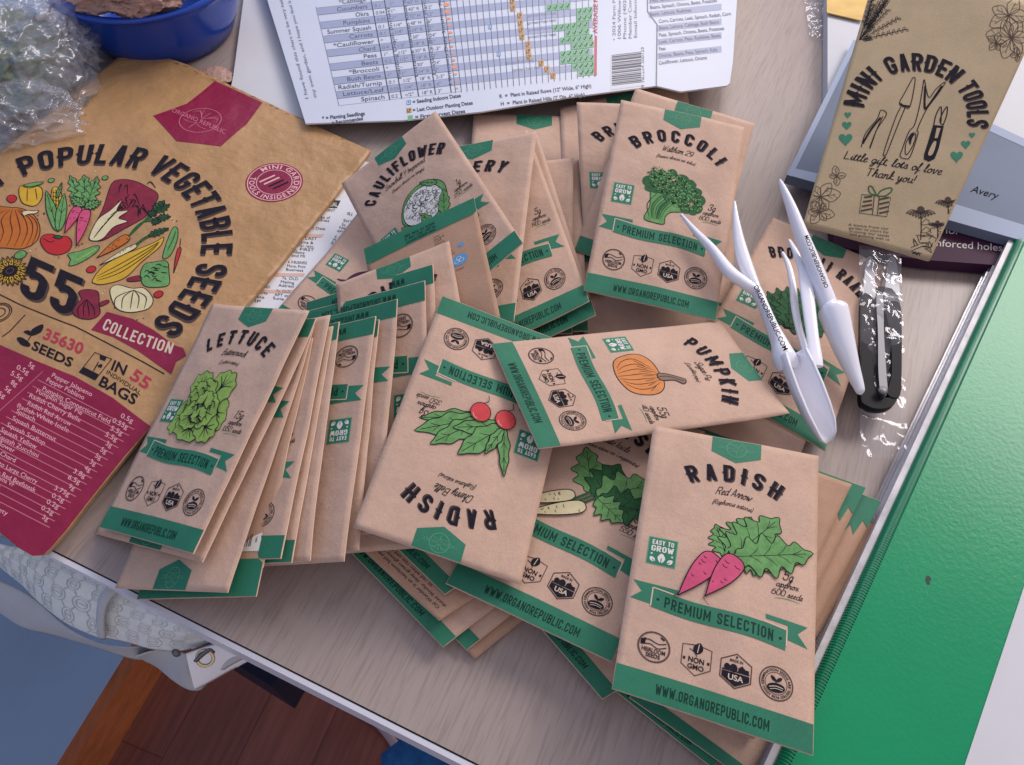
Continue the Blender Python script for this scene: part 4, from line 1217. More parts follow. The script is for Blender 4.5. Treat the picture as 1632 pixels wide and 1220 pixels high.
for i, s in enumerate(['0.5g', '0.55g', '5.5g', '5.5g', '3g', '5g', '5g', '3g', '4g', '3.8g', '6.5g', '9g', '3.75g', '0.2g', '0.2g', '0.2g', '3g']):
    x1, y1 = 612 - 24.3 * i, 566 + 28.6 * i
    ptext(A, 'panel_lettering', 'pink_text', BF, s, z3(x1 - 14 * len(s), y1 - 6.8 * len(s)), z3(x1, y1), 7.5)
for i, s in enumerate(['5g', '0.5g', '5.5g', '8g', '5g', '0.5g']):
    x1, y1 = 155 - 27 * i, 312 + 28 * i
    ptext(A, 'panel_lettering', 'pink_text', BF, s, z3(x1 - 14 * len(s), y1 - 7 * len(s)), z3(x1, y1), 7.5)
# badge
A.poly('top_badge', 'magenta', BF.m([(344, 133), (381, 149), (419, 166), (394, 204), (354, 240), (285, 235), (248, 194), (300, 172)]), 1)
c = BF.uv((322, 199)); r = (Vector(BF.uv((356, 199))) - Vector(c)).length
emblem(A, 'top_badge', 'magenta_line', c[0], c[1], r * .95, w=.0005, layer=2)
ptext(A, 'top_badge', 'magenta_line', BF, 'ORGANO REPUBLIC', (276, 186), (361, 221), 7)
# arched title
C = circle3(BF.uv((49, 290)), BF.uv((210, 276)), BF.uv((313, 430)))
h = .0185
for dxy, m_, wt, ly in (((.0012, .0012), 'ink_soft', 'c', 2), ((0, 0), 'ink', 'k', 3)):
    for s, a, b in (('MOST', (-82, 350), (20, 301)), ('POPULAR', (44, 291), (219, 281)), ('VEGETABLE', (231, 291), (313, 408)), ('SEEDS', (315, 422), (262, 530))):
        parc(A, 'arched_lettering', m_, BF, s, C, a, b, h, wt, ly, .16, dxy[0], dxy[1])
# numeral 55
for off, m_, wt, ly in ((3, 'ink_soft', 'c', 2), (0, 'ink', 'k', 3)):
    ptext(A, 'numeral', m_, BF, '55', (31 + off, 473 + off), (114 + off, 507 + off), 62, wt, .0, ly, .12)
# rules and lower headings
ink = lambda pts, w=.0006: A.stroke('lower_lettering', 'ink', z2s(pts), w, 2)
ink([(-60, 885), (0, 908), (130, 968), (430, 1080), (640, 1190), (830, 1290), (940, 1350)])
ink([(150, 1020), (60, 1110), (15, 1140)])
ptext(A, 'lower_lettering', 'magenta_text', BF, '35630', (67, 539), (130, 566), 17, 'b')
ptext(A, 'lower_lettering', 'ink', BF, 'SEEDS', (49, 556), (113, 586), 14, 'b')
ptext(A, 'lower_lettering', 'ink', BF, 'IN', (176, 590), (200, 600), 16, 'b')
ptext(A, 'lower_lettering', 'magenta_text', BF, '55', (206, 603), (234, 622), 18, 'b')
ptext(A, 'lower_lettering', 'ink', BF, 'INDIVIDUAL', (169, 596), (223, 630), 6.5)
ptext(A, 'lower_lettering', 'ink', BF, 'BAGS', (156, 614), (214, 646), 16, 'b')
A.poly('seed_symbol', 'ink', spline(BF.m([(27, 540), (36, 539), (48, 548), (46, 553), (34, 550)]), 4, True), 2)
A.poly('seed_symbol', 'ink', spline(BF.m([(50, 536), (52, 526), (69, 518), (66, 530)]), 4, True), 2)
A.stroke('seed_symbol', 'ink', BF.m([(44, 545), (49, 537), (64, 521)]), .0005, 2)
A.poly('seed_symbol', 'ink', spline(BF.m([(38, 530), (48, 528), (50, 536)]), 3, True), 2)
A.stroke('bag_symbol', 'ink', BF.m([(152, 563), (179, 574), (152, 607), (127, 594)]), .0006, 2, closed=True)
A.poly('bag_symbol', 'ink', BF.m([(134, 586), (158, 598), (152, 607), (127, 594)]), 2)
A.poly('bag_symbol', 'ink', BF.m([(160, 567), (171, 571), (168, 577), (160, 574)]), 2)
A.stroke('bag_symbol', 'ink', BF.m([(150, 592), (158, 578)]), .0006, 2)
A.poly('bag_symbol', 'ink', spline(BF.m([(156, 584), (164, 582), (162, 588)]), 3, True), 2)
# collection banner
A.poly('collection_banner', 'magenta', z2s([(615, 1000), (760, 1040), (880, 1105), (1000, 1190), (1000, 1190)][:4] + [(1050, 1205)]) + BF.m([(297, 568), (281, 577), (273, 597), (220, 560), (180, 538), (146, 527)]), 2)
ptext(A, 'collection_banner', 'print_cream', BF, 'COLLECTION', (163, 526), (263, 575), 19, 'c', layer=3, spacing=.14, bend=-.0012)
# round sticker
sc = BF.uv((438, 293)); sr = (Vector(BF.uv((482, 297))) - Vector(sc)).length
A.ell('round_sticker', 'magenta', sc, sr, sr, 1, n=40)
A.ring('round_sticker', 'pink_text', sc, sr * .93, .0006, 2)
A.ring('round_sticker', 'pink_text', sc, sr * .62, .0005, 2)
A.arc('round_sticker', 'pink_text', 'MINI GARDEN', sc[0], sc[1], sr * .68, -2.9, .25, sr * .19, 'b', 3, spacing=.1)
A.arc('round_sticker', 'pink_text', 'TOOLS INSIDE', sc[0], sc[1], sr * .87, 2.85, .35, sr * .19, 'b', 3, inside=True, spacing=.1)
for i in range(4):
    x = sc[0] + (-.32 + .2 * i) * sr
    A.stroke('round_sticker', 'pink_text' if i < 2 else 'ink', [(x - .1 * sr, sc[1] + .3 * sr), (x + .12 * sr, sc[1] - .28 * sr)], .0016, 3, taper=True)
# the ring of vegetables
P = 'vegetable_picture'
L = .0005
def blob(m_, pts, ly=2, cl=True, line='ink'): A.shape(P, m_, spline(z2s(pts), 5, True), line, L, ly)
def line(pts, w=.0005, ly=5): A.stroke(P, 'ink', spline(z2s(pts), 4), w, ly, taper=True)
def leaf(m_, b, t, w, ly=2, lobes=4, wav=.25, s=1): draw_leaf(A, P, m_, z2(*b), z2(*t), w * k, lobes, wav, L, s, ly)
blob('bag_orange', [(-140, 540), (-120, 440), (-30, 420), (60, 430), (150, 440), (220, 480), (247, 550), (225, 620), (150, 660), (50, 655), (-60, 640)])
for x in (-60, 0, 50, 95, 135, 165, 190): line([(110 + (x - 100) * .3, 445), (x + 30, 500), (x + 40, 570), (x + 5, 650)])
blob('cream_veg', [(150, 460), (180, 450), (215, 452), (243, 450), (225, 465), (185, 470), (160, 480)], 6)
blob('yellow', [(133, 330), (150, 310), (205, 305), (255, 320), (265, 360), (245, 405), (215, 425), (180, 420), (150, 405), (135, 370)])
line([(150, 315), (190, 325), (240, 312)]); line([(180, 330), (178, 400)]); line([(225, 325), (235, 390)])
blob('leaf', [(160, 312), (200, 298), (270, 290), (250, 305), (200, 318)], 6)
blob('red', [(62, 385), (75, 365), (105, 365), (120, 382), (105, 403), (80, 405)])
blob('yellow', [(315, 340), (340, 315), (370, 345), (370, 450), (345, 520), (315, 470)])
for x in (325, 340, 355): line([(x, 330), (x, 430), (x - 3, 490)])
for y in range(345, 500, 22): line([(315, y), (345, y + 4), (370, y)], .0004)
leaf('leaf', (345, 560), (285, 335), 28, 6, 2, .05, 2); leaf('leaf', (350, 560), (388, 350), 30, 8, 2, .05, 3); leaf('leaf', (345, 380), (375, 290), 12, 8, 2, .1, 4)
for i, (b, t, w) in enumerate((((495, 420), (420, 250), 40), ((500, 420), (500, 245), 50), ((505, 420), (575, 255), 42), ((500, 425), (595, 390), 35), ((495, 420), (425, 370), 28))): leaf('leaf', b, t, w, 2 + 3 * i, 5, .3, i)
draw_root(A, P, 'radish_pink', z2(465, 425), z2(385, 570), 30 * k, L, 18, 3); draw_root(A, P, 'radish_pink', z2(510, 440), z2(450, 640), 32 * k, L, 21, 4)
blob('red', [(248, 620), (265, 585), (310, 575), (350, 585), (400, 585), (422, 620), (400, 665), (340, 688), (280, 672)])
blob('leaf_dark', [(320, 592), (345, 580), (370, 590), (350, 600)], 6, True); line([(265, 600), (300, 620), (330, 610)])
# radicchio
blob('crimson', [(520, 580), (600, 430), (650, 300), (700, 270), (780, 275), (850, 305), (915, 350), (880, 430), (830, 480), (720, 540), (600, 600), (545, 600)])
for i in range(20):
    rnd = random.Random(i); x = rnd.uniform(660, 860); y = rnd.uniform(290, 450)
    line([(x, y), (x + rnd.uniform(-30, 40), y + rnd.uniform(-20, 30)), (x + rnd.uniform(-20, 50), y + rnd.uniform(20, 60))], .0008)
blob('cream_veg', [(520, 585), (570, 490), (640, 440), (710, 380), (680, 440), (745, 440), (690, 480), (740, 500), (660, 530), (600, 590), (550, 605)], 6)
for i in range(6): line([(545 + 20 * i, 590 - 25 * i), (600 + 22 * i, 520 - 20 * i)], .0007, 8)
# carrot, parsnip
for i, t in enumerate(((980, 400), (950, 380), (985, 470), (900, 440), (930, 500))):
    A.stroke(P, 'leaf_dark', spline(z2s([(750, 575), (830, 500), t]), 4), .0016, 2)
    leaf('leaf_dark', ((t[0] + 830) / 2, (t[1] + 490) / 2), t, 26, 3, 4, .4, i + 9)
draw_root(A, P, 'bag_orange', z2(745, 580), z2(560, 700), 32 * k, L, 8, 6, 9)
draw_root(A, P, 'cream_veg', z2(790, 630), z2(575, 740), 18 * k, L, 8, 7, 9)
A.stroke(P, 'leaf_dark', spline(z2s([(790, 625), (860, 580), (975, 540)]), 4), .002, 8); leaf('leaf_dark', (860, 580), (975, 535), 22, 9, 5, .4, 12)
blob('leaf', [(938, 690), (965, 600), (1000, 530), (1024, 540), (1020, 600), (985, 680), (950, 706)]); line([(965, 660), (1000, 590), (1012, 550)])
draw_root(A, P, 'red', z2(1035, 640), z2(998, 785), 11 * k, L, 2, 8, 2); line([(1035, 640), (1040, 590)])
# peas, squash
blob('leaf', [(400, 680), (470, 660), (560, 630), (575, 650), (530, 690), (450, 735), (405, 745), (412, 710)])
for i in range(7): A.ell(P, 'leaf_light', z2(450 + 17 * i, 712 - 10 * i), 9 * k, 9 * k, 4, n=10); 
blob('yellow', [(535, 820), (590, 750), (690, 690), (800, 650), (900, 610), (945, 585), (920, 640), (820, 720), (720, 810), (600, 845), (545, 840)])
for d in (0, 25, 48): line([(560, 800 + d * .5), (700, 730 + d), (860, 645 + d * .6), (920, 612)], .0006)
blob('leaf', [(830, 740), (880, 725), (960, 720), (972, 780), (970, 850), (900, 865), (830, 855), (808, 800)])
for i in range(14):
    rnd = random.Random(i + 40); x = rnd.uniform(825, 940); y = rnd.uniform(740, 840); line([(x, y), (x + 15, y + rnd.uniform(-15, 15)), (x + 35, y + 5)], .0007)
blob('crimson', [(735, 815), (800, 800), (815, 825), (745, 832)], 2)
# pattypan, onion, small tomatoes, sunflower
blob('cream_veg', [(637, 870), (680, 850), (760, 870), (830, 870), (880, 930), (860, 980), (800, 1000), (730, 1003), (670, 980), (640, 920)])
for x in (670, 710, 760, 800, 840): line([(770, 880), (x, 920), (x - 10, 985)], .0006)
blob('crimson', [(415, 1000), (445, 950), (470, 930), (455, 890), (500, 875), (560, 885), (572, 920), (570, 960), (575, 1010), (530, 1040), (460, 1035)])
for x in (450, 480, 510, 540): line([(500, 930), (x, 980), (x + 4, 1025)], .0006)
blob('crimson', [(575, 950), (620, 935), (625, 950), (580, 970)], 2)
for c_, r_ in (((528, 762), 25), ((912, 905), 25)): A.shape(P, 'red', ell_pts(z2(*c_), r_ * k, r_ * k), 'ink', L, 4)
for c_, r_ in (((315, 280), 18), ((618, 262), 18), ((135, 695), 32)): A.shape(P, 'leaf', ell_pts(z2(*c_), r_ * k, r_ * k), 'ink', L, 4)
for i in range(22):
    a = 6.283 * i / 22; leaf('yellow', (75, 785), (75 + 108 * math.cos(a), 785 + 84 * math.sin(a)), 13, 2 + (i % 2) * 3, 2, .05, i)
A.shape(P, 'ink', ell_pts(z2(75, 785), 40 * k, 40 * k), 'ink', L, 8); A.ring(P, 'ink_soft', z2(75, 785), 20 * k, .0006, 10)
rnd = random.Random(11)
for i in range(26):
    x, y = rnd.choice([(410, 420), (480, 630), (630, 310), (260, 480), (200, 680), (590, 880), (800, 1035), (1000, 480), (560, 240), (365, 705)])
    q = z2(x + rnd.uniform(-25, 25), y + rnd.uniform(-20, 20)); A.ell(P, rnd.choice(('cream_veg', 'ink', 'ink_soft')), q, rnd.uniform(3, 8) * k, rnd.uniform(2, 5) * k, 2, rnd.uniform(0, 3), 8)
# round seal at the left border
q = z2(5, 1010)
for r_ in (62, 52, 30): A.ring('round_seal', 'ink', q, r_ * k, .0005, 2)
A.build(bag, BF, step=.0055, base_lift=.00016)
# ------------------------------------------------------------------ planting chart
CF = Flat((427, 0, .012), (1190, -98, .024), (487, 197, .012), lambda u, v: .0006 * noise.noise(Vector((u * 12, v * 12, 1))))
chart = empty('planting_chart', at(800, 100, 0), 'glossy white planting chart card with coloured grid and barcode behind the packets', 'chart')
slab('chart_card', chart, CF, CF.m([(487, 197), (404, -70), (1180, -170), (1176, -20), (1168, 100), (1163, 133), (1158, 137), (1085, 146), (1046, 137), (908, 155), (768, 178), (640, 192)]), .0012, ('chart_card', 'paper', 'paper'), n=.009)
A = Art()
def cp(x, kk):
    """chart position: x along the bottom row, kk rows up"""
    s = .19 * max(-.2, (950 - x) / 332.0)
    return (x - s * 11.15 * kk, 158 - .115 * (x - 618) - 11.15 * kk)
def cell(m_, x0, x1, k0, k1, part='chart_grid', ly=1):
    n = max(1, int(abs(x1 - x0) / 40)); pts = [cp(x0 + (x1 - x0) * i / n, k0) for i in range(n + 1)] + [cp(x1 - (x1 - x0) * i / n, k1) for i in range(n + 1)]
    A.poly(part, m_, CF.m(pts), ly)
def cline(m_, a, b, w=.0005, part='chart_grid', ly=3): A.stroke(part, m_, CF.m([cp(*a), cp(*b)]), w, ly)
for r_ in range(0, 15):
    if r_ % 2 == 1: cell('chart_row' if r_ < 30 else 'chart_tan', 541, 945, r_ - .2, r_ + .8)
for r_ in range(0, 15): cline('chart_ink_soft', (540, r_ - .2), (735, r_ - .2), .00022)
cline('chart_ink_soft', (540, -.2), (540, 14), .0003)
for x in (621, 640, 667, 694, 719): cline('chart_ink', (x, -.2), (x, 14.2), .0007)
for i in range(25): cline('chart_ink', (726 + 9.25 * i, -.3), (726 + 9.25 * i, 14.2), .0004)
rows = ['Spinach', 'Lettuce/Leaf', 'Radish/Turnip', 'Bush Beans', '*Broccoli', 'Beets', 'Peas', 'Chard', '*Cauliflower', 'Carrots', 'Summer Squash', 'Pumpkins', 'Okra', 'Cucumbers', '*Cabbage']
for i, s in enumerate(rows):
    x1, y1 = cp(614, i); L = 5.45 * len(s)
    ptext(A, 'chart_lettering', 'chart_ink', CF, s, (x1 - L, y1 + .105 * L), (x1, y1), 6.6)
vals = [('0.2', '\u2022/2"', '18" R', '3"'), ('0.05', '1/4"', '18" R', '6"'), ('0.1', '1/2"', '18" R', '2-3"'), ('1"', '1"', '24" R', '3"'), ('*', '-', '30"', '24"'), ('0.2', '1/2"', '18" R', '3"'), ('1"', '1/2"', '30" R', '1-3"'),
        ('0.4', '1/2"', '18" R', '5"'), ('*', '-', '30"', '24"'), ('0.1', '1/4"', '24" R', '2"'), ('0.1', '1/4"', '48" H', '6"'), ('0.05', '1"', '72" H', '12"'), ('0.04', '1"', '40" R', '12"'), ('0.1', '1"', '60" H', '12"'), ('*', '1"', '30"', '18"')]
for i, v in enumerate(vals):
    for x, s in zip((624, 646, 672, 698), v):
        x0, y0 = cp(x, i); L = 3.6 * len(s)
        ptext(A, 'chart_lettering', 'chart_ink_soft', CF, s, (x0, y0), (x0 + L, y0 - .115 * L), 5.2)
for x, s in ((645, 'Planting Depth (Inches)'), (671, 'Distance Between Rows or Hills'), (699, 'Distance Between Plants After Thinning'), (722, 'Minimum Daily Sunshine Required (Full Sun)')):
    a = cp(x, 2.5 if x < 720 else .8); L = 5.0 * len(s); b = cp(x, (2.5 if x < 720 else .8) + L / 11.15)
    ptext(A, 'chart_lettering', 'chart_ink', CF, s, a, b, 5.2)
for i in range(0, 15):
    r_ = (2.2, 2.4, 3, 4.4, 3, 2.6, 2.8, 3, 3.4, 3.2, 3.6, 4.6, 4.8, 4.6, 4.6)[i]
    c_ = CF.uv(cp(729, i + .3)); e = CF.uv(cp(729 + r_, i + .3)); q = math.hypot(e[0] - c_[0], e[1] - c_[1])
    A.ell('sunshine_dots', 'chart_orange', c_, q, q * (1 if i > 2 else .8), 4, n=14)
def pcell(m_, x, y, w, h, ly=4, s=None, ts='chart_ink'):
    A.poly('planting_cells' if m_ == 'chart_gold' else 'seeding_cells', m_, CF.m([(x, y), (x + w, y - w * .11), (x + w, y - w * .11 - h), (x, y - h)]), ly)
    if s: ptext(A, 'planting_cells' if m_ == 'chart_gold' else 'seeding_cells', ts, CF, s, (x + w * .12, y - h * .15), (x + w * .88, y - h * .15 - w * .1), h * .62, 'b', layer=ly + 2)
for x, y in ((812, 8), (813, 19), (824, 31), (825, 42.5), (826, 54), (827.5, 65), (837, 77), (837.5, 88), (838.5, 97), (858, 107), (867, 117), (877, 127)):
    pcell('chart_gold', x, y, 8.6, 10.2, 4, 'LP')
for x, y in ((778, 47), (792, 91)): pcell('chart_blue', x, y, 6, 7, 4, 'LI', 'print_white')
for i, (x0, x1) in enumerate(((922, 947), (912, 947), (893, 947), (893, 940), (911, 947), (892, 945), (901, 940), (881, 938), (919, 944), (919, 944), (871, 910))):
    kk = i; y = 122 - 11.0 * i
    n = max(2, round((x1 - x0) / 9.3)); w = (x1 - x0) / n
    for j in range(n):
        xx = x0 + w * j; yy = y - .11 * (xx - 930)
        A.poly('harvest_grid', 'chart_green', CF.m([(xx, yy), (xx + w - .6, yy - w * .11), (xx + w - .6, yy - w * .11 - 10.2), (xx, yy - 10.2)]), 4)
        A.stroke('harvest_grid', 'ink_green', CF.m([(xx + 2.2, yy - 5), (xx + 4, yy - 2.6), (xx + 7.2, yy - 9)]), .0006, 6)
for i in range(6): 
    x, y = (775 + 30 * 0 + (838 if i < 4 else 0) - 775 + 3 if i < 4 else 805 + 12 * (i - 4)), (28 + 11.3 * i if i < 4 else 104 + 11 * (i - 4))
    ptext(A, 'chart_lettering', 'chart_ink_soft', CF, '(protect from heat)', (x, y), (x + 46, y - 5.2), 4.4)
A.stroke('frost_line', 'chart_red', CF.m([(949.5, 58), (949, 121)]), .0018, 5)
ptext(A, 'frost_line', 'chart_red', CF, 'AVERAGE FROST', (952, 54), (953, -26), 7, 'b')
for i, s in enumerate(('\u2022 2024 Farm Planner', '1006 Willow Road', 'Phone (402) 555', 'Member Comments', 'Email Information')):
    ptext(A, 'chart_lettering', 'chart_ink_soft', CF, s, (981 + 8.6 * i, 66 - 1.0 * i), (981 + 8.4 * i, -26), 5.2)
# barcode
rnd = random.Random(6); y = 84.0
A.poly('barcode', 'paper', CF.m([(973, 90), (1024, 82), (1024, 137), (973, 144)]), 2)
while y < 134:
    w = rnd.choice((1.0, 1.4, 2.2, 3.2)); A.poly('barcode', 'chart_ink', CF.m([(975, y + 5), (1022, y - .5), (1022, y - .5 + w), (975, y + 5 + w)]), 4); y += w + rnd.choice((.8, 1.0, 1.6))
ptext(A, 'barcode', 'chart_ink', CF, '9 781234 500123', (1027, 140), (1026, 76), 5)
# pull-out insert at the right
A.stroke('chart_insert', 'chart_ink_soft', CF.m([(1031, -30), (1032, 20), (1047, 40), (1046, 138)]), .0009, 3)
for i, s in enumerate(('Peas, Spinach, Radish', 'Beans, Spinach, Onions, Beets, Potatoes', 'Beets, Lettuce, Radishes', 'Corn, Carrots, Leek, Spinach, Radish, Corn', 'Beans, Lettuce, Cabbage, Bush Beans', 'Peas, Spinach, Onions, Beets, Potatoes', 'Leek, Carrots, Peas, Radishes, Beets', 'Peas', 'Onions, Beans, Peas, Spinach, Kale', 'Cauliflower, Lettuce, Onions')):
    y = 5 + 11.0 * i; x = 1036 if i < 3 else 1050
    if i % 2 == 0: A.poly('chart_insert', 'chart_row', CF.m([(x - 2, y + 2.5), (1150, y + 2.5 - .115 * (1152 - x)), (1150, y - 7.5 - .115 * (1152 - x)), (x - 2, y - 7.5)]), 1)
    L = 2.75 * len(s); ptext(A, 'chart_insert', 'chart_ink', CF, s, (x, y), (x + L, y - .115 * L), 5.6, layer=3)
# legend
pcell('chart_blue', 648, 168, 7, 7, 2, 'LI', 'print_white'); pcell('chart_gold', 648, 181, 8, 8, 2, 'LP'); pcell('chart_green', 650, 193, 8, 8, 2)
for s, a, b in (('= Seeding Indoors Dates', (658, 166), (735, 155.5)), ('= Last Outdoor Planting Dates', (658, 179), (754, 167)), ('= First Harvest Dates', (662, 190), (742, 180)),
                ('* = Planting Seedlings', (514, 192), (582, 184)), ('is Recommended', (529, 199), (579, 192)), ('R  =  Plant in Raised Rows (12" Wide, 6" High)', (796, 157), (943, 140)), ('H  =  Plant in Raised Hills (2\' Dia, 6" High)', (798, 169), (933, 154))):
    ptext(A, 'chart_lettering', 'chart_ink', CF, s, a, b, 5.6, 'b')
for s, a, b in (('I have found this chart to be very helpful in', (492, 158), (444, -22)), ('my own garden, and I hope you find it useful', (505, 156), (457, -22))):
    ptext(A, 'chart_lettering', 'chart_ink_soft', CF, s, a, b, 5.4, shear=.2)
A.build(chart, CF, step=.012)

# ------------------------------------------------------------------ sheets under the packets
def paper(name, label, pts, z, mats=('paper',), thick=.0006, cat='paper', zz=None):
    Fp = Flat((*pts[0], z), (*pts[1], z if zz is None else zz), (*pts[-1], z))
    r_ = empty(name, at(*pts[0], 0), label, cat)
    slab(name.split('_')[0] + '_sheet' if False else 'sheet', r_, Fp, Fp.m(pts), thick, mats)
    return r_, Fp
paper('blank_paper', 'blank greyish white paper sheet between blue bowl and planting chart', [(392, -30), (500, -60), (500, 215), (360, 180), (372, 120)], .004, ('paper_gray',))
fr, FF = paper('printed_form', 'printed address form with small black lettering showing beside the large kraft bag', [(360, 560), (500, 240), (640, 270), (520, 600)], .003)
A = Art()
f2 = lambda x, y: (380 + x / 5.304, 290 + y / 5.304)
for y0, dx in ((440, 0), (770, -140), (910, -205)):
    A.poly('form_tint_band', 'form_tint', FF.m([f2(300 + (440 - y0) * .45, y0 + 5), f2(720 + (440 - y0) * .47, y0 + 5), f2(705 + (440 - y0) * .47, y0 + 32), f2(290 + (440 - y0) * .45, y0 + 32)]), 1)
A.poly('form_lettering', 'form_ink', FF.m([f2(640, 150), f2(865, 160), f2(832, 225), f2(640, 215)]), 1)
ptext(A, 'form_lettering', 'print_white', FF, 'OFFICIAL', f2(690, 208), f2(838, 212), 7, 'b', layer=3)
for s, x0, x1, y in (('see PRINT', 650, 820, 252), ('Change of', 610, 775, 312), ('Address', 640, 770, 338), ('4. Start Date', 520, 735, 405), ('5a. LAST', 500, 665, 492), ('Name &', 485, 635, 525), ('Jr./Sr./etc.', 470, 645, 556), ('5b. FIRST', 440, 640, 585), ('Name', 465, 560, 610), ('and MI', 450, 565, 640),
                     ('6. If BUSINESS', 420, 580, 695), ('Move, Print', 410, 568, 728), ('Business', 400, 550, 758), ('7a. OLD', 368, 508, 830), ('Mailing', 355, 472, 862), ('Address', 338, 470, 892), ('7a. OLD', 318, 440, 940), ('APT or', 304, 425, 972), ('Suite', 290, 385, 1000), ('PO BOX', 190, 270, 900), ('City', 170, 250, 950), ('State', 120, 220, 985), ('ZIP', 90, 190, 1020),
                     ('Si', 915, 965, 285), ('Street', 885, 1010, 345), ('5a.', 870, 910, 375), ('Name', 850, 960, 405), ('and', 835, 910, 430), ('6.', 810, 830, 478), ('M', 795, 820, 505), ('B', 780, 800, 530)):
    ptext(A, 'form_lettering', 'form_ink', FF, s, f2(x0, y - 6), f2(x1, y + 4), 4.3)
A.build(fr, FF, step=.03)

# ------------------------------------------------------------------ things at the upper right
paper('white_folder', 'blank white folder lying under the yellow card and the kraft tool envelope', [(1319, -40), (1700, -60), (1690, 260), (1560, 200), (1319, 150)], .012, ('paper_gray',), .011, 'folder')
yr, YF = paper('yellow_card', 'small golden yellow card at the top beside the kraft tool envelope', [(1317, -40), (1392, -30), (1374, 33), (1318, 20)], .0145, ('yellow_card',), .0008, 'card')
PFl = Flat((1254, 279, .018), (1632, 385, .018), (1300, 420, .018))
pk = empty('divider_pack', at(1450, 250, 0), 'shrink wrapped grey blue divider pack with pale edges under the kraft tool envelope', 'divider pack')
slab('pack_body', pk, PFl, PFl.m([(1254, 279), (1700, 404), (1720, 270), (1632, 234), (1400, 130), (1362, 66)]), .007, ('pack_gray',))
A = Art()
A.poly('pale_edge', 'pack_edge', PFl.m([(1254, 279), (1262, 282), (1368, 66), (1360, 64)]), 3)
A.poly('pale_edge', 'pack_edge', PFl.m([(1254, 279), (1700, 404), (1700, 380), (1523, 326), (1262, 268)]), 2)
A.poly('pale_edge', 'pack_edge', PFl.m([(1560, 188), (1720, 262), (1720, 275), (1556, 200)]), 2)
ptext(A, 'pack_lettering', 'ink', PFl, 'Avery', (1546, 306), (1588, 318), 11, shear=.2, layer=4)
A.build(pk, PFl, step=.02)
pl = empty('plum_label_box', at(1500, 395, 0), 'flat plum purple box with white lettering about reinforced holes under the divider pack', 'box')
LF = Flat((1325, 362, .010), (1640, 395, .010), (1480, 414, .010))
slab('box_body', pl, LF, LF.m([(1320, 300), (1700, 330), (1700, 432), (1620, 425), (1480, 415), (1385, 402), (1330, 392)]), .008, ('plum',))
A = Art()
ptext(A, 'box_lettering', 'print_white', LF, 'tabs for dividers', (1468, 370), (1598, 379), 10)
ptext(A, 'box_lettering', 'print_white', LF, 'reinforced holes', (1470, 391), (1598, 401), 11)
A.build(pl, LF, step=.02)
# crumpled clear scrap at the very top
def crumple(name, parent, F, c, m_, amp, fr_, nu=30, nv=30, seed=0, lift=.002, edge=.3):
    V, Fs = [], []
    for j in range(nv + 1):
        for i in range(nu + 1):
            a, t = i / nu, j / nv
            u = (c[0][0] * (1 - a) + c[1][0] * a) * (1 - t) + (c[3][0] * (1 - a) + c[2][0] * a) * t
            v = (c[0][1] * (1 - a) + c[1][1] * a) * (1 - t) + (c[3][1] * (1 - a) + c[2][1] * a) * t
            q = abs(noise.noise(Vector((u * fr_ + seed, v * fr_, seed)))) + .5 * abs(noise.noise(Vector((u * fr_ * 2.3, v * fr_ * 2.3 + seed, 2))))
            V.append(F(u, v, lift + amp * q * (edge + (1 - edge) * math.sin(math.pi * a))))
    for j in range(nv):
        for i in range(nu): Fs.append((j * (nu + 1) + i, j * (nu + 1) + i + 1, (j + 1) * (nu + 1) + i + 1, (j + 1) * (nu + 1) + i))
    return mesh_obj(name, V, Fs, MATS[m_], parent, smooth=True)
TF = Flat((1270, 0, 0), (1330, 0, 0), (1270, 80, 0))
o = crumple('plastic_scrap', None, TF, TF.m([(1276, -30), (1326, -30), (1318, 72), (1290, 60)]), 'clear_film', .006, 60, 60, 90, 3, .001)
tag(o, 'small crumpled clear plastic scrap on the desk beside the yellow card', 'plastic wrap')

# ------------------------------------------------------------------ kraft envelope of mini garden tools
EF = Flat((1382, 0, .090), (1655, 40, .092), (1283, 352, .030), lambda u, v: .0009 * noise.noise(Vector((u * 22, v * 22, 5))))
env = empty('tool_envelope', at(1450, 200, 0), 'kraft tool envelope with an arched title, drawn tools and green hearts, at the upper right', 'envelope')
quad_grid('envelope_body', env, EF, EF.m([(1400, -60), (1668, 10), (1482, 416), (1279, 360)]), .003, ('tool_kraft', 'kraft_edge', 'tool_kraft'), 34, 44, .01)
A = Art()
Z6 = 4.3575
def e1p(x, y): return (1260 + x / Z6, y / Z6)
def es(pts): return EF.m([e1p(*p) for p in pts])
C = circle3(EF.uv(e1p(507, 745)), EF.uv(e1p(880, 492)), EF.uv(e1p(1222, 850)))
h = abs(Vector(EF.uv(e1p(880, 490))).length - Vector(EF.uv(e1p(880, 365))).length)
h = (Vector(EF.uv(e1p(880, 490))) - Vector(EF.uv(e1p(880, 368)))).length
for dxy, m_, wt, ly in (((.0006, .0007), 'ink_soft', 'c', 2), ((0, 0), 'ink', 'k', 3)):
    for s, a, b in (('MINI', (500, 745), (640, 560)), ('GARDEN', (695, 520), (1140, 560)), ('TOOLS', (1190, 600), (1225, 868))):
        parc(A, 'arched_lettering', m_, EF, s, C, e1p(*a), e1p(*b), h, wt, ly, .16, *dxy)
P = 'tool_drawing'
def eline(pts, w=.0005, ly=3, m_='ink', closed=False): A.stroke(P, m_, spline(es(pts), 4, closed), w, ly, closed=closed)
eline([(490, 1025), (520, 930), (600, 830), (625, 770), (660, 780), (660, 810), (600, 900), (570, 980), (550, 1035)]); eline([(625, 820), (560, 900), (500, 1000)], .0012); eline([(640, 810), (590, 920), (548, 1030)])
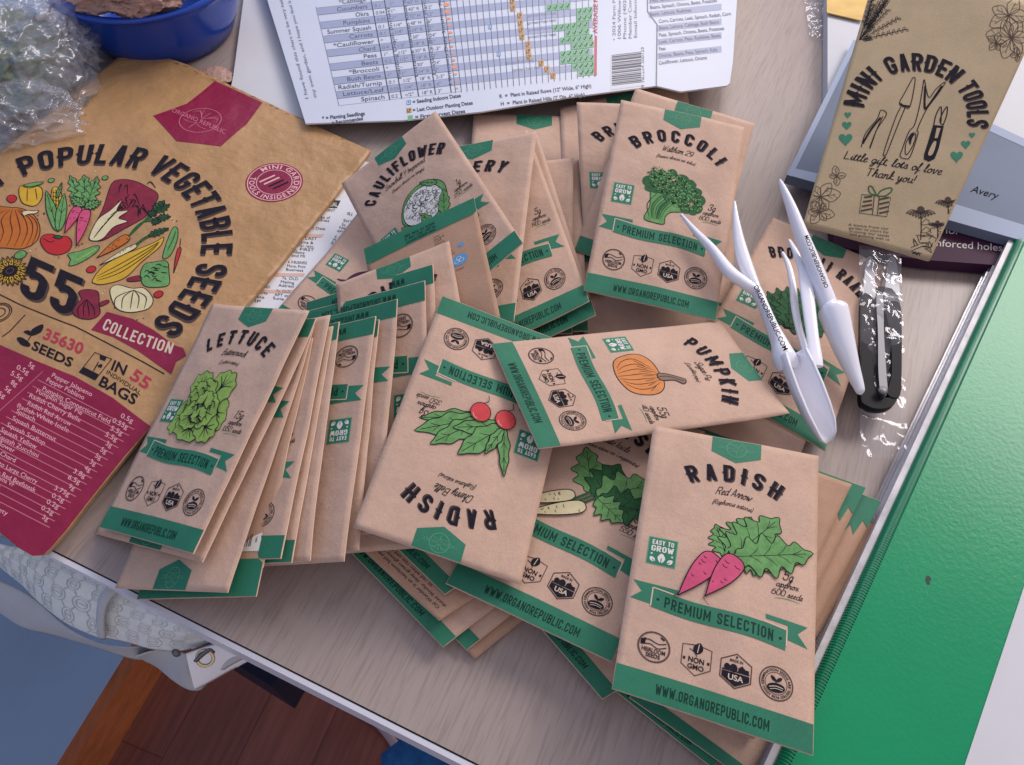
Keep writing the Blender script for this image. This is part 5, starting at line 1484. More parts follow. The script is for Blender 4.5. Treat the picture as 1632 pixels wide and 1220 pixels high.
eline([(850, 540), (865, 560), (830, 740), (790, 745), (755, 720), (790, 650), (850, 540)]); eline([(765, 745), (725, 830), (645, 1065), (655, 1080), (670, 1060), (745, 870), (795, 750)]); eline([(760, 720), (780, 735), (825, 742)], .0012)
eline([(930, 555), (945, 640), (965, 680), (1010, 620), (1075, 572), (1020, 660), (945, 760), (880, 900), (885, 930), (830, 1090), (790, 1105), (760, 1090), (770, 1050), (820, 920), (860, 870), (895, 740), (915, 620), (925, 555)])
eline([(935, 600), (930, 740), (950, 745), (1050, 600)], .0012); eline([(795, 1070), (800, 1000), (840, 930), (870, 935), (850, 1010), (810, 1075), (795, 1070)]); A.poly(P, 'ink', spline(es([(820, 970), (835, 930), (862, 935), (845, 960), (830, 1010)]), 4, True), 3)
A.poly(P, 'ink', es([(990, 870), (1065, 875), (1030, 1030), (1000, 1105), (960, 1125), (925, 1110), (925, 1080), (960, 970)]), 3)
A.poly(P, 'tool_kraft', es([(1015, 890), (1042, 892), (1020, 960), (1000, 962)]), 5); A.poly(P, 'tool_kraft', spline(es([(990, 990), (1012, 990), (990, 1065), (965, 1085), (955, 1065)]), 3, True), 5)
eline([(995, 870), (1010, 800), (1045, 742), (1045, 850)], .0006); eline([(1060, 870), (1040, 850), (1045, 810), (1085, 742), (1085, 800), (1060, 870)], .0006)
def heart(x, y, s):
    pts = []
    for i in range(24):
        t = 6.283 * i / 24
        pts.append((x + s * 1.0 * math.sin(t) ** 3, y - s * (.82 * math.cos(t) - .33 * math.cos(2 * t) - .12 * math.cos(3 * t) - .05 * math.cos(4 * t))))
    A.poly('green_heart' + ('#%d%d' % (x, y)), 'green', es(pts), 2)
for x, y, s in ((397, 800, 24), (390, 872, 33), (382, 968, 48), (1262, 938, 22), (1218, 1002, 33), (1155, 1085, 44)): heart(x, y, s)
ptext(A, 'thanks_lettering', 'ink', EF, 'Little gift, lots of love', e1p(365, 1105), e1p(1045, 1215), 13, 's', shear=.3)
E6 = 2.772
e2 = lambda x, y: (1180 + x / E6, y / E6)
ptext(A, 'thanks_lettering', 'ink', EF, 'Thank you!', e2(548, 778), e2(768, 812), 13, 's', shear=.3)
g = lambda pts: EF.m([e2(*p) for p in pts])
def gl(pts, w=.0004, m_='ink_soft', part='gift_drawing', closed=False): A.stroke(part, m_, spline(g(pts), 3, closed) if len(pts) > 2 else g(pts), w, 2)
A.stroke('gift_drawing', 'leaf_dark', g([(535, 862), (663, 875), (645, 960), (524, 944)]), .0005, 2, closed=True)
gl([(590, 868), (582, 950)], .0005); gl([(612, 870), (604, 953)], .0005)
for i in range(4): gl([(530 + 5 * i, 935 - 20 * i), (580, 925 - 18 * i)], .0011, 'ink_soft'); gl([(612, 945 - 20 * i), (655, 935 - 20 * i)], .0011, 'ink_soft')
gl([(600, 868), (570, 855), (565, 830), (580, 828), (600, 866)], .0008, 'leaf_dark'); gl([(604, 868), (620, 845), (660, 832), (668, 845), (640, 868), (604, 870)], .0008, 'leaf_dark')
for i, s in enumerate(('A bonus from our', 'garden to yours for', 'trusting our seeds', 'and growing with us')):
    ptext(A, 'small_lettering', 'ink_soft', EF, s, e2(475 + 2 * i, 1000 + 14 * i), e2(655 + 1 * i, 1018 + 16 * i), 4)
# botanical line drawings
P = 'botanical_drawing'
def flower(cx, cy, r_, n, seed, m_='ink_soft'):
    rnd = random.Random(seed)
    for i in range(n):
        a = 6.283 * i / n + rnd.uniform(-.2, .2); L_ = r_ * rnd.uniform(.7, 1.1)
        t = (cx + L_ * math.cos(a), cy + L_ * math.sin(a)); w = L_ * .34
        q = (-math.sin(a) * w, math.cos(a) * w); m2 = ((cx + t[0]) / 2, (cy + t[1]) / 2)
        A.stroke(P, m_, spline(g([(cx, cy), (m2[0] + q[0], m2[1] + q[1]), t, (m2[0] - q[0], m2[1] - q[1]), (cx, cy)]), 4), .00035, 2)
        A.stroke(P, m_, g([(cx, cy), ((cx + 3 * t[0]) / 4, (cy + 3 * t[1]) / 4)]), .0003, 2)
        for kx in (.35, .6):
            A.stroke(P, m_, g([(cx + (t[0] - cx) * kx, cy + (t[1] - cy) * kx), (cx + (t[0] - cx) * (kx + .22) + q[0] * .6, cy + (t[1] - cy) * (kx + .22) + q[1] * .6)]), .0002, 2)
flower(355, 870, 85, 6, 1); flower(350, 940, 62, 6, 2); flower(425, 780, 45, 4, 3)
P = 'botanical_drawing#1'
flower(1195, 170, 110, 6, 4); flower(1185, 70, 90, 5, 5); flower(1130, 190, 45, 5, 6); flower(1225, 245, 40, 4, 7)
rnd = random.Random(21); P = 'botanical_drawing#2'
for i in range(13):      # lavender sprays in the upper left corner
    x1, y1 = 600 + rnd.uniform(-50, 140), rnd.uniform(-30, 185)
    gl([(525, 178), ((525 + x1) / 2 + rnd.uniform(-10, 10), (178 + y1) / 2), (x1, y1)], .0003, 'ink', P)
    for j in range(13):
        t = .3 + .7 * j / 13; x = 525 + (x1 - 525) * t; y = 178 + (y1 - 178) * t; sg = 1 if j % 2 else -1
        dx, dy = (x1 - 525), (y1 - 178); L_ = math.hypot(dx, dy); dx /= L_; dy /= L_
        tx, ty = x + 13 * dx + sg * 9 * dy, y + 13 * dy - sg * 9 * dx
        A.stroke(P, 'ink', spline(g([(x, y), (x + 5 * dx + sg * 9 * dy, y + 5 * dy - sg * 9 * dx), (tx, ty), (x + 10 * dx + sg * 2 * dy, y + 10 * dy - sg * 2 * dx), (x, y)]), 3), .00028, 2)
P = 'botanical_drawing#3'
def daisy(cx, cy, s, sd):
    A.poly(P, 'ink_soft', spline(g([(cx - 17 * s, cy + 2), (cx - 12 * s, cy - 14 * s), (cx + 2 * s, cy - 19 * s), (cx + 14 * s, cy - 12 * s), (cx + 18 * s, cy + 3), (cx, cy + 7 * s)]), 3, True), 2)
    for i in range(10):
        f = (i - 4.5) / 4.5; x0 = cx + f * 15 * s; y0 = cy + 4 * s
        tx, ty = cx + f * 66 * s, cy + (40 - 26 * abs(f)) * s
        px_, py_ = -(ty - y0), (tx - x0); q = math.hypot(px_, py_) / (6.5 * s); px_ /= q; py_ /= q
        mx, my = (x0 + tx) / 2, (y0 + ty) / 2 - 5 * s
        A.stroke(P, 'ink', spline(g([(x0, y0), (mx + px_, my + py_), (tx, ty), (mx - px_, my - py_), (x0, y0)]), 3), .0003, 2)
        gl([(x0, y0), (mx, my), (tx, ty)], .0002, 'ink_soft', P)
    gl([(cx, cy + 8 * s), (cx + 3 * s, cy + 70 * s), (cx, cy + 130 * s)], .0005, 'ink', P)
    for k in (60, 95): gl([(cx, cy + k * s), (cx + 26 * s, cy + (k - 22) * s), (cx + 40 * s, cy + (k - 6) * s), (cx + 20 * s, cy + (k + 4) * s), (cx, cy + k * s)], .0003, 'ink', P)
daisy(797, 930, 1.0, 1); daisy(918, 885, .85, 2); daisy(872, 985, .6, 3)
for i in range(26):
    x, y = rnd.uniform(745, 870), rnd.uniform(1030, 1140)
    gl([(x, y), (x + rnd.uniform(-25, 25), y + rnd.uniform(-25, 5)), (x + rnd.uniform(-35, 35), y + rnd.uniform(-30, 15))], .00035, 'ink', P)
A.build(env, EF, step=.008, clip=EF.m([(1400, -58), (1665, 11), (1481, 414), (1281, 359)]))
# ------------------------------------------------------------------ blue bowl with a brown paper bag in it
bwl = empty('blue_bowl', at(268, 50, 0), 'glossy deep blue bowl behind the large kraft bag', 'bowl')
bc_ = at(268, 50, 0.0)
def lathe(name, parent, m_, c_, prof, n=56):
    V, F = [], []
    for r_, z in prof:
        for k_ in range(n):
            a = 6.28318 * k_ / n; V.append(c_ + Vector((r_ * math.cos(a), r_ * math.sin(a), z)))
    for i in range(len(prof) - 1):
        for k_ in range(n):
            j = (k_ + 1) % n; F.append((i * n + k_, i * n + j, (i + 1) * n + j, (i + 1) * n + k_))
    return mesh_obj(name, V, F, MATS[m_], parent, smooth=True)
lathe('bowl_body', bwl, 'bowl_blue', bc_, [(0.001, .004), (.044, .004), (.047, .0), (.052, .003), (.061, .022), (.066, .042), (.070, .048), (.073, .0495), (.0725, .052), (.066, .0505), (.061, .040), (.054, .018), (.042, .010), (.001, .009)])
def lump(name, parent, m_, c_, rx, ry, rz, amp, fr_, seed=0, nu=60, nv=40, ridged=True, smooth=False):
    V, F = [], []
    for j in range(nv + 1):
        b = math.pi * j / nv
        for i in range(nu):
            a = 6.28318 * i / nu
            d = Vector((math.sin(b) * math.cos(a), math.sin(b) * math.sin(a), math.cos(b)))
            q = noise.noise(d * fr_ + Vector((seed, seed, 0))); q2 = noise.noise(d * fr_ * 2.6 + Vector((seed, 1, seed)))
            s = 1 + amp * ((1 - 2 * abs(q)) + .5 * (1 - 2 * abs(q2)) - .6 if ridged else q + .4 * q2)
            p = Vector((d.x * rx * s, d.y * ry * s, d.z * rz * s)) + c_
            p.z = max(p.z, .001); V.append(p)
    for j in range(nv):
        for i in range(nu):
            k_ = (i + 1) % nu; F.append((j * nu + i, (j + 1) * nu + i, (j + 1) * nu + k_, j * nu + k_))
    return mesh_obj(name, V, F, MATS[m_], parent, smooth=smooth)
o = lump('onion_skin', None, 'brown_bag', at(338, 124, .003), .014, .012, .004, .15, 2.0, 9)
tag(o, 'small brown scrap on the desk between blue bowl and large kraft bag', 'scrap')

# ------------------------------------------------------------------ crumpled clear produce bag
pb = empty('produce_bag', at(40, 110, 0), 'crumpled clear plastic bag with dark greens inside at the upper left', 'plastic bag')
def film_lump(name, c_, rx, ry, rz, seed, nu=230, nv=150, m_='produce_film', parent=None, smooth=True):
    V, F = [], []
    for j in range(nv + 1):
        b = math.pi * j / nv
        for i in range(nu):
            a = 6.28318 * i / nu
            d = Vector((math.sin(b) * math.cos(a), math.sin(b) * math.sin(a), math.cos(b)))
            q = noise.noise(d * 1.7 + Vector((seed, 0, 0)))
            w = d + .35 * noise.noise_vector(d * 2.2 + Vector((0, seed, 0)))
            r1 = 1 - 2 * abs(noise.noise(w * 3.4 + Vector((seed, 2, 0)))); r2 = 1 - 2 * abs(noise.noise(w * 8.0 + Vector((1, seed, 0)))); r3 = 1 - 2 * abs(noise.noise(w * 17.0 + Vector((1, 3, seed))))
            s = 1 + .22 * q + .13 * r1 + .060 * r2 + .022 * r3 - .12
            p = Vector((d.x * rx * s, d.y * ry * s, d.z * rz * s)) + c_
            p.z = max(p.z, .0008); V.append(p)
    for j in range(nv):
        for i in range(nu):
            k_ = (i + 1) % nu; F.append((j * nu + i, (j + 1) * nu + i, (j + 1) * nu + k_, j * nu + k_))
    return mesh_obj(name, V, F, MATS[m_], parent, smooth=smooth)
film_lump('plastic_film', at(-5, 95, .03), .062, .074, .052, 1, parent=pb)
film_lump('plastic_fold', at(5, 190, .016), .052, .034, .024, 2, 190, 120, parent=pb)
film_lump('plastic_fold', at(55, 60, .030), .036, .050, .034, 5, 190, 120, parent=pb)
o = film_lump('paper_bag', at(200, -30, .060), .040, .032, .020, 7, 120, 70, 'brown_bag', None, False)
tag(o, 'crumpled pinkish brown paper bag sitting in the blue bowl', 'paper bag')
lump('leafy_contents', pb, 'produce_green', at(-5, 100, .024), .042, .046, .024, .25, 3.0, 5)

# ------------------------------------------------------------------ tote bag hanging off the desk edge
tote = empty('tote_bag', at(150, 980, -.05), 'pale tote bag hanging off the desk edge with a monogram strap and brass clasp', 'tote bag')
class Tube:
    """lower half of a flattened tube seen from above: u along the strap (0..1), v across (0..1)"""
    def __init__(self, path, arch): self.p = path; self.a = arch; self.n = Vector((0, 0, 1))
    def __call__(self, u, v, h=0.0):
        f = min(max(u, 0), .9999) * (len(self.p) - 1); i = int(f); t = f - i
        (a0, b0), (a1, b1) = self.p[i], self.p[i + 1]
        a = a0.lerp(a1, t); b = b0.lerp(b1, t); s = b - a; w = s.length
        k_ = math.sin(math.pi * min(1, max(0, v)))
        return a.lerp(b, v) + Vector((0, 0, 1)) * (k_ * self.a * w + h)
def strip_path(top, bot, zt, zb, n=24):
    T = spline(top, 8); B = spline(bot, 8); out = []
    for i in range(n + 1):
        a = T[round(i / n * (len(T) - 1))]; b = B[round(i / n * (len(B) - 1))]
        out.append((at(a[0], a[1], zt), at(b[0], b[1], zb)))
    return out
def strip(name, parent, m_, S, nu=40, nv=12, thick=.003):
    V, F = [], []
    for lay in (0, -thick):
        for j in range(nv + 1):
            for i in range(nu + 1): V.append(S(i / nu, j / nv, lay))
    N = (nu + 1) * (nv + 1); idx = lambda i, j: j * (nu + 1) + i
    for j in range(nv):
        for i in range(nu):
            q = (idx(i, j), idx(i, j + 1), idx(i + 1, j + 1), idx(i + 1, j)); F.append(q); F.append(tuple(N + k_ for k_ in q[::-1]))
    loop = [idx(i, 0) for i in range(nu)] + [idx(nu, j) for j in range(nv)] + [idx(i, nv) for i in range(nu, 0, -1)] + [idx(0, j) for j in range(nv, 0, -1)]
    for k_ in range(len(loop)):
        a, b = loop[k_], loop[(k_ + 1) % len(loop)]; F.append((a, b, N + b, N + a))
    o = mesh_obj(name, V, F, MATS[m_], parent)
    bm = bmesh.new(); bm.from_mesh(o.data); bmesh.ops.recalc_face_normals(bm, faces=bm.faces[:]); bm.to_mesh(o.data); bm.free()
    o.data.polygons.foreach_set('use_smooth', [True] * len(o.data.polygons))
    return o
t8 = lambda x, y: (x / 2.331, 840 + y / 2.331)
def t8s(p): return [t8(*q) for q in p]
S0 = Tube(strip_path(t8s([(-80, 180), (0, 200), (120, 260), (260, 380), (400, 440), (560, 440), (700, 420)]), t8s([(-80, 260), (0, 320), (80, 370), (200, 400), (340, 440), (500, 490), (600, 480)]), -.05, -.07), .12)
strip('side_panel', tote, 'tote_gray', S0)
S1 = Tube(strip_path(t8s([(-80, 20), (0, 62), (100, 80), (200, 100), (320, 150), (430, 205)]), t8s([(-80, 60), (0, 150), (80, 215), (150, 285), (250, 360), (372, 412)]), -.012, -.035), .22)
strip('strap', tote, 'tote_canvas', S1)
S2 = Tube(strip_path(t8s([(425, 240), (520, 275), (620, 315), (720, 360), (800, 400)]), t8s([(372, 405), (470, 425), (560, 450), (680, 455), (800, 415)]), -.016, -.040), .20)
strip('strap_end', tote, 'tote_canvas', S2)
S3 = Tube(strip_path(t8s([(428, 190), (436, 205), (446, 222)]), t8s([(362, 405), (368, 412), (386, 412)]), -.008, -.033), .26)
strip('strap_loop', tote, 'tote_gray', S3, 8, 14)
S4 = Tube(strip_path(t8s([(500, 480), (560, 460), (640, 450), (700, 470), (800, 430), (930, 470)]), t8s([(520, 490), (580, 520), (640, 570), (690, 600), (725, 606), (742, 600)]), -.045, -.075), .10)
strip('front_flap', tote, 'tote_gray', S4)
S5 = Tube(strip_path(t8s([(690, 470), (780, 440), (850, 430), (940, 480)]), t8s([(722, 600), (770, 575), (850, 530), (938, 484)]), -.035, -.060), .03)
strip('clasp_tab', tote, 'tote_white', S5)
for S, nu in ((S1, 3.5), (S2, 2.5)):
    A = Art()
    L_ = (S(0, .5) - S(1, .5)).length; W_ = (S(.5, 0) - S(.5, 1)).length
    for i in range(int(nu * 2)):
        for j in range(4):
            u = (i + .5 * (j % 2)) / (nu * 2) + .02; v = (j + .55) / 4.1
            if u > .97 or u < .03: continue
            r_ = .0036
            ep = lambda q, n=14: [(u + q * math.cos(t) / L_, v + q * math.sin(t) / (W_ * 1.15)) for t in (6.283 * z / n for z in range(n))]
            for q in (1, .62): A.stroke('monogram', 'tote_mark', ep(r_ * q), .005, 1, closed=True)
            A.stroke('monogram', 'tote_mark', [(u - r_ * .5 / L_, v), (u + r_ * .5 / L_, v)], .008, 1)
            for a, b in ((-1, -1), (1, -1), (1, 1), (-1, 1)):
                for k_ in (.36, .46):
                    uu, vv = u + a * k_ * .5 / (nu * 2), v + b * k_ / 4.1
                    A.stroke('monogram', 'tote_mark', [(uu, vv), (uu + a * .008, vv + b * .018)], .005, 1)
    par = [o for o in bpy.data.objects if o.parent == tote and o.name.startswith('strap_end' if S is S2 else 'strap') and not o.name.startswith('strap_loop')][0]
    A.build(par, S, step=.03, lift=.0001, base_lift=.0003)
# clasp
def ring3(name, parent, m_, c_, r_, w, ax, ay, n=28):
    path = []
    for i in range(n + 1):
        a = 6.2832 * i / n; d = ax * math.cos(a) + ay * math.sin(a)
        path.append((c_ + d * r_, d, w, ax.cross(ay), w))
    return sweep(name, parent, m_, path, 8, False)
cc = at(327, 1049, -.03)
ring3('clasp_ring', tote, 'brass', cc, .0038, .0009, Vector((1, .2, 0)).normalized(), Vector((-.15, .75, .6)).normalized())
sweep('clasp_hook', tote, 'steel', px_path([(312, 1054, -.028, 5, .003), (322, 1044, -.026, 6, .003), (334, 1036, -.024, 5, .003), (341, 1040, -.024, 4, .003)], per=4), 10)
sweep('clasp_stud', tote, 'steel', px_path([(277, 1038, -.03, 8, .004), (281, 1041, -.03, 12, .005), (286, 1042, -.03, 8, .004)], per=3), 10)

# ------------------------------------------------------------------ green binder
bd = empty('green_binder', at(1500, 800, 0), 'green zip binder with ribbed edge and pebbled cover along the right side', 'binder')
HB = .020
q0 = at(1700, 245, HB); q1 = at(1296, 1150, HB)
bdir = (q1 - q0).normalized(); bn = Vector((-bdir.y, bdir.x, 0))
if bn.x < 0: bn = -bn
q0 = at(1632, 405, HB) - bdir * .012 - bn * .007; LB = .42
box('cover', bd, 'binder_green', q0 + bn * .005 - Vector((0, 0, .003)), bdir * LB, bn * .30, Vector((0, 0, .003)))
box('back_cover', bd, 'binder_green', q0 + bn * .004 - Vector((0, 0, HB - .0005)), bdir * LB, bn * .30, Vector((0, 0, .003)))
box('page_block', bd, 'sheet_edges', q0 - bn * .003 - Vector((0, 0, HB - .004)), bdir * (LB - .01) + bdir * 0, bn * .29, Vector((0, 0, HB - .008)))
V_, F_ = [], []
ribs = empty  # noqa
def rib_mesh():
    V, F = [], []; n = 300
    for i in range(n):
        o_ = q0 + bdir * (LB * i / n) + Vector((0, 0, -.0045))
        for k_ in range(7):
            a = math.pi * (k_ / 6.0) * .95 + .05
            for sft in (0, LB / n * .55):
                V.append(o_ + bdir * sft + bn * (.0034 - .0036 * math.cos(a)) + Vector((0, 0, .0050 * math.sin(a))))
        b = i * 14
        for k_ in range(6): F.append((b + 2 * k_, b + 2 * k_ + 1, b + 2 * k_ + 3, b + 2 * k_ + 2))
    return mesh_obj('ribbed_edge', V, F, MATS['binder_rib'], bd, smooth=True)
rib_mesh()
sweep('edge_piping', bd, 'binder_rib', [(q0 + bdir * (LB * i / 30) + bn * .0035 + Vector((0, 0, -.005)), bn, .0034, Vector((0, 0, 1)), .0042) for i in range(31)], 14)
for i in range(5):
    z = .004 + .0026 * i
    box('clear_pocket', bd, 'pocket_film', q0 - bn * (.0060 - .0010 * i) - Vector((0, 0, HB - z)), bdir * LB, bn * .02, Vector((0, 0, .0004)))
LBF = Flat((1632, 932, HB + .0004), (1700, 960, HB + .0004), (1516, 1220, HB + .0004))
l0 = at(1634, 928, HB); lu = (bn.dot(LBF.U), bn.dot(LBF.V)); lv = (bdir.dot(LBF.U), bdir.dot(LBF.V)); lo = ((l0 - LBF.o).dot(LBF.U), (l0 - LBF.o).dot(LBF.V))
def lp(a, b): return (lo[0] + lu[0] * a + lv[0] * b, lo[1] + lu[1] * a + lv[1] * b)
slab('white_label', bd, LBF, [lp(0, -.03), lp(.14, -.03), lp(.14, .16), lp(0, .16)], .0003, ('paper_gray',))
A = Art(); A.stroke('label_border', 'chart_ink_soft', [lp(.024, -.012), lp(.115, -.012), lp(.115, .088), lp(.024, .088), lp(.024, -.012)], .0018, 1); A.build(bd, LBF, step=.05)
sp = Flat((1478, 918, HB), (1486, 918, HB), (1478, 928, HB))
A = Art(); A.poly('dark_speck', 'binder_dark', spline(sp.m([(1478, 918), (1482, 920), (1484, 925), (1481, 926), (1482, 931), (1478, 932), (1476, 927), (1475, 922)]), 3, True), 2); A.build(bd, sp, step=.02)

# ------------------------------------------------------------------ white garden tools
G = 2.5425
g6 = lambda x, y: (1080 + x / G, 280 + y / G)
def gp(l, k=.86): return [(*g6(x, y), z, w * k / G, h * .9) for x, y, z, w, h in l]
t1 = empty('fork_scoop', at(1230, 520, .02), 'white plastic transplanting tool with two prongs and a scoop end', 'garden tool', 'white plastic garden tools')
sweep('prong', t1, 'plastic_white', px_path(gp([(14, 160, .046, 14, .0025), (70, 225, .044, 32, .004), (140, 300, .042, 48, .006), (205, 385, .040, 66, .007), (262, 430, .038, 62, .007), (320, 470, .036, 50, .007)], .74), per=5), 18)
sweep('prong', t1, 'plastic_white', px_path(gp([(230, 108, .050, 14, .0025), (236, 180, .048, 36, .004), (246, 250, .045, 56, .005), (262, 320, .042, 72, .006), (285, 390, .039, 74, .007), (318, 465, .036, 52, .007)], .74), per=5), 18)
sweep('handle', t1, 'plastic_white', px_path(gp([(285, 425, .0365, 62, .0065), (320, 470, .036, 50, .0075), (352, 540, .035, 46, .008), (385, 620, .034, 54, .009), (412, 680, .033, 76, .010), (428, 730, .032, 108, .012), (445, 765, .030, 118, .011), (452, 785, .029, 112, .007)], .82), per=5), 20)
def trough():
    """open scoop: outer skin and inner skin of a half tube that runs out flat"""
    cs = gp([(436, 735, .030, 112, 0), (460, 800, .027, 128, 0), (495, 880, .024, 138, 0), (535, 960, .021, 138, 0), (575, 1020, .018, 126, 0), (600, 1060, .016, 96, 0), (612, 1080, .015, 50, 0)])
    P_ = []
    for (x, y, z, w, h) in cs:
        p = at(x, y, z); sc = (at(x + 1, y, z) - p).length; P_.append((p, w * sc / 2))
    n = 16; V, F = [], []
    for lay in (0, 1):
        for i, (p, a) in enumerate(P_):
            d = (P_[min(i + 1, len(P_) - 1)][0] - P_[max(i - 1, 0)][0]).normalized(); s = d.cross(Vector((0, 0, 1))).normalized(); u = s.cross(d)
            wall = (.0125, .0125, .0115, .0092, .0058, .003, .001)[i]
            for k_ in range(n + 1):
                t = -1 + 2 * k_ / n; tt = math.sin(t * math.pi / 2); c_ = math.cos(t * math.pi / 2)
                f_ = 1.0 if lay == 0 else .80
                q = p + s * (a * f_ * tt) + u * (wall - (wall + .0028 if lay == 0 else wall * 1.0) * c_ ** .8)
                V.append(q)
    m_ = len(P_); N = m_ * (n + 1)
    for lay in (0, 1):
        for i in range(m_ - 1):
            for k_ in range(n):
                q = tuple(lay * N + z for z in (i * (n + 1) + k_, i * (n + 1) + k_ + 1, (i + 1) * (n + 1) + k_ + 1, (i + 1) * (n + 1) + k_)); F.append(q)
    for i in range(m_ - 1):
        for k_ in (0, n): F.append((i * (n + 1) + k_, (i + 1) * (n + 1) + k_, N + (i + 1) * (n + 1) + k_, N + i * (n + 1) + k_))
    for i in (0, m_ - 1):
        for k_ in range(n): F.append((i * (n + 1) + k_, i * (n + 1) + k_ + 1, N + i * (n + 1) + k_ + 1, N + i * (n + 1) + k_))
    o = mesh_obj('scoop', V, F, MATS['plastic_white'], t1, smooth=True)
    bm = bmesh.new(); bm.from_mesh(o.data); bmesh.ops.recalc_face_normals(bm, faces=bm.faces[:]); bm.to_mesh(o.data); bm.free()
trough()
HF = Flat((*g6(318, 455), .0405), (*g6(440, 712), .0395), (*g6(300, 470), .0405))
A = Art(); ptext(A, 'handle_lettering', 'ink', HF, 'ORGANOREPUBLIC.COM', g6(306, 450), g6(430, 714), 7.5, 'b'); A.build(t1, HF, step=.01)

t2 = empty('dibber', at(1310, 470, .02), 'white plastic dibber with a long pointed spike and wide tapered cap', 'garden tool', 'white plastic garden tools')
sweep('spike', t2, 'plastic_white', px_path(gp([(414, 20, .060, 8, .002), (425, 45, .060, 22, .004), (460, 130, .056, 42, .007), (500, 240, .050, 58, .009), (545, 350, .044, 66, .010), (590, 470, .038, 74, .011), (618, 545, .034, 78, .011)]), per=5), 20)
sweep('cap', t2, 'plastic_white', px_path(gp([(624, 528, .034, 70, .010), (628, 542, .034, 122, .017), (636, 570, .033, 126, .0175), (670, 680, .028, 100, .014), (705, 780, .023, 68, .010), (732, 850, .020, 46, .007), (741, 876, .019, 36, .005), (744, 884, .019, 14, .002)]), per=4), 24)
SFl = Flat((*g6(530, 240), .0565), (*g6(620, 455), .0465), (*g6(500, 250), .0545))
A = Art(); ptext(A, 'spike_lettering', 'ink', SFl, 'ORGANOREPUBLIC.COM', g6(612, 452), g6(528, 240), 6.5, 'b'); A.build(t2, SFl, step=.01)

t3 = empty('tweezers', at(1290, 500, .02), 'white plastic tweezers lying between dibber and transplanting tool', 'garden tool', 'white plastic garden tools')
sweep('arm', t3, 'plastic_white', px_path(gp([(452, 262, .040, 14, .002), (478, 310, .040, 30, .0025), (505, 380, .039, 44, .003), (522, 460, .038, 62, .003), (535, 560, .036, 62, .003), (548, 660, .034, 58, .003), (558, 740, .032, 66, .004), (562, 775, .031, 62, .004)]), per=5), 16)
sweep('arm', t3, 'plastic_white', px_path(gp([(424, 312, .030, 12, .002), (448, 360, .030, 26, .0025), (466, 440, .029, 34, .003), (476, 540, .028, 36, .003), (497, 640, .027, 34, .003), (525, 720, .027, 40, .003), (548, 770, .028, 50, .004)]), per=5), 16)

# snips in their clear sleeve
SFp = Flat((1369, 394, .010), (1435, 410, .010), (1370, 728, .006))
sn = empty('garden_snips', at(1400, 560, 0), 'black handled garden snips packed inside a narrow clear plastic sleeve', 'snips')
def snip_part(name, pts, m_, th, z0):
    z0 += .009; F2 = Flat((1369, 394, z0), (1435, 410, z0), (1370, 728, z0 - .005))
    return slab(name, sn, F2, spline(F2.m([g6(*p) for p in pts]), 4, True) if len(pts) > 5 else F2.m([g6(*p) for p in pts]), th, (m_,))
snip_part('handle_loop', [(748, 500), (770, 480), (800, 520), (790, 640), (795, 800), (800, 850), (840, 900), (900, 880), (905, 850), (880, 925), (820, 945), (765, 930), (742, 890), (745, 700)], 'black_plastic', .005, .011)
snip_part('handle_loop', [(835, 520), (860, 510), (900, 520), (908, 600), (906, 850), (890, 900), (850, 880), (868, 800), (862, 640)], 'black_plastic', .005, .0115)
snip_part('handle_body', [(756, 490), (896, 490), (900, 860), (878, 905), (825, 925), (778, 905), (755, 860)], 'black_plastic', .003, .0085)
snip_part('spring', [(806, 490), (832, 486), (836, 640), (846, 800), (850, 880), (826, 890), (814, 800), (812, 640)], 'steel', .003, .013)
snip_part('blade', [(752, 520), (800, 520), (798, 400), (790, 335), (768, 335), (758, 400)], 'blade_steel', .0012, .0095)
snip_part('blade', [(842, 520), (898, 520), (894, 400), (880, 335), (856, 335), (846, 400)], 'blade_steel', .0012, .0085)
lump('rivet', sn, 'steel', at(*g6(832, 872), .0195), .0026, .0026, .0012, .0, 1, 0, 20, 12, False, True)
slv = empty('plastic_sleeve', at(1405, 700, 0), 'narrow crinkled clear plastic sleeve around the black garden snips', 'plastic sleeve')
crumple('sleeve_film', slv, Flat((1369, 394, .024), (1435, 410, .024), (1370, 728, .008)), Flat((1369, 394, .024), (1435, 410, .024), (1370, 728, .008)).m([(1368, 392), (1434, 408), (1446, 738), (1370, 728)]), 'clear_film', .0026, 75, 70, 260, 4, .001, .5)
# ------------------------------------------------------------------ where every packet lies (photo corners with heights)
KP = 'seed packet'
Q = quad
# right-hand pile, from the desk upwards
packet(Q((1040, 920, .004), (1260, 1060, .004), (1135, 1225, .004), (960, 1085, .004)), 'B', 'dark green bottomed seed packet lowest under the Radish Red Arrow packet')
packet(Q((1080, 900, .007), (1290, 1080, .007), (1190, 1245, .007), (1003, 1112, .007)), 'Bb', 'seed packet with teal band peeking out below the Radish Red Arrow packet')
packet(Q((1060, 770, .010), (1225, 960, .010), (960, 1115, .008), (795, 925, .008)), 'B', 'seed packet with one green corner between the Icicle and Red Arrow radish packets')
packet(Q((830, 690, .003), (990, 860, .003), (757, 1050, .003), (560, 850, .003)), 'L', 'pale packet lowest of the fanned corners under the white icicle packet', back=True)
packet(Q((820, 680, .006), (975, 850, .006), (744, 1037, .005), (545, 840, .005)), 'B', 'packet with small dark green torn corner under the white icicle packet')
packet(Q((785, 680, .009), (940, 850, .009), (706, 1032, .008), (520, 840, .008)), 'B', 'packet with a long bare green edge left of the white icicle packet')
packet(Q((700, 991, .012), (545, 846, .012), (770, 690, .014), (930, 830, .014)), '', 'back of bell pepper packet with slanted brown lettering under Cherry Belle radish', back=True,
       text=('Cal Wonder is an heirloom bell pepper that pro-', 'duces blocky, deep green glossy fruits that turn', 'to red when ripe and sweet. The plants'))
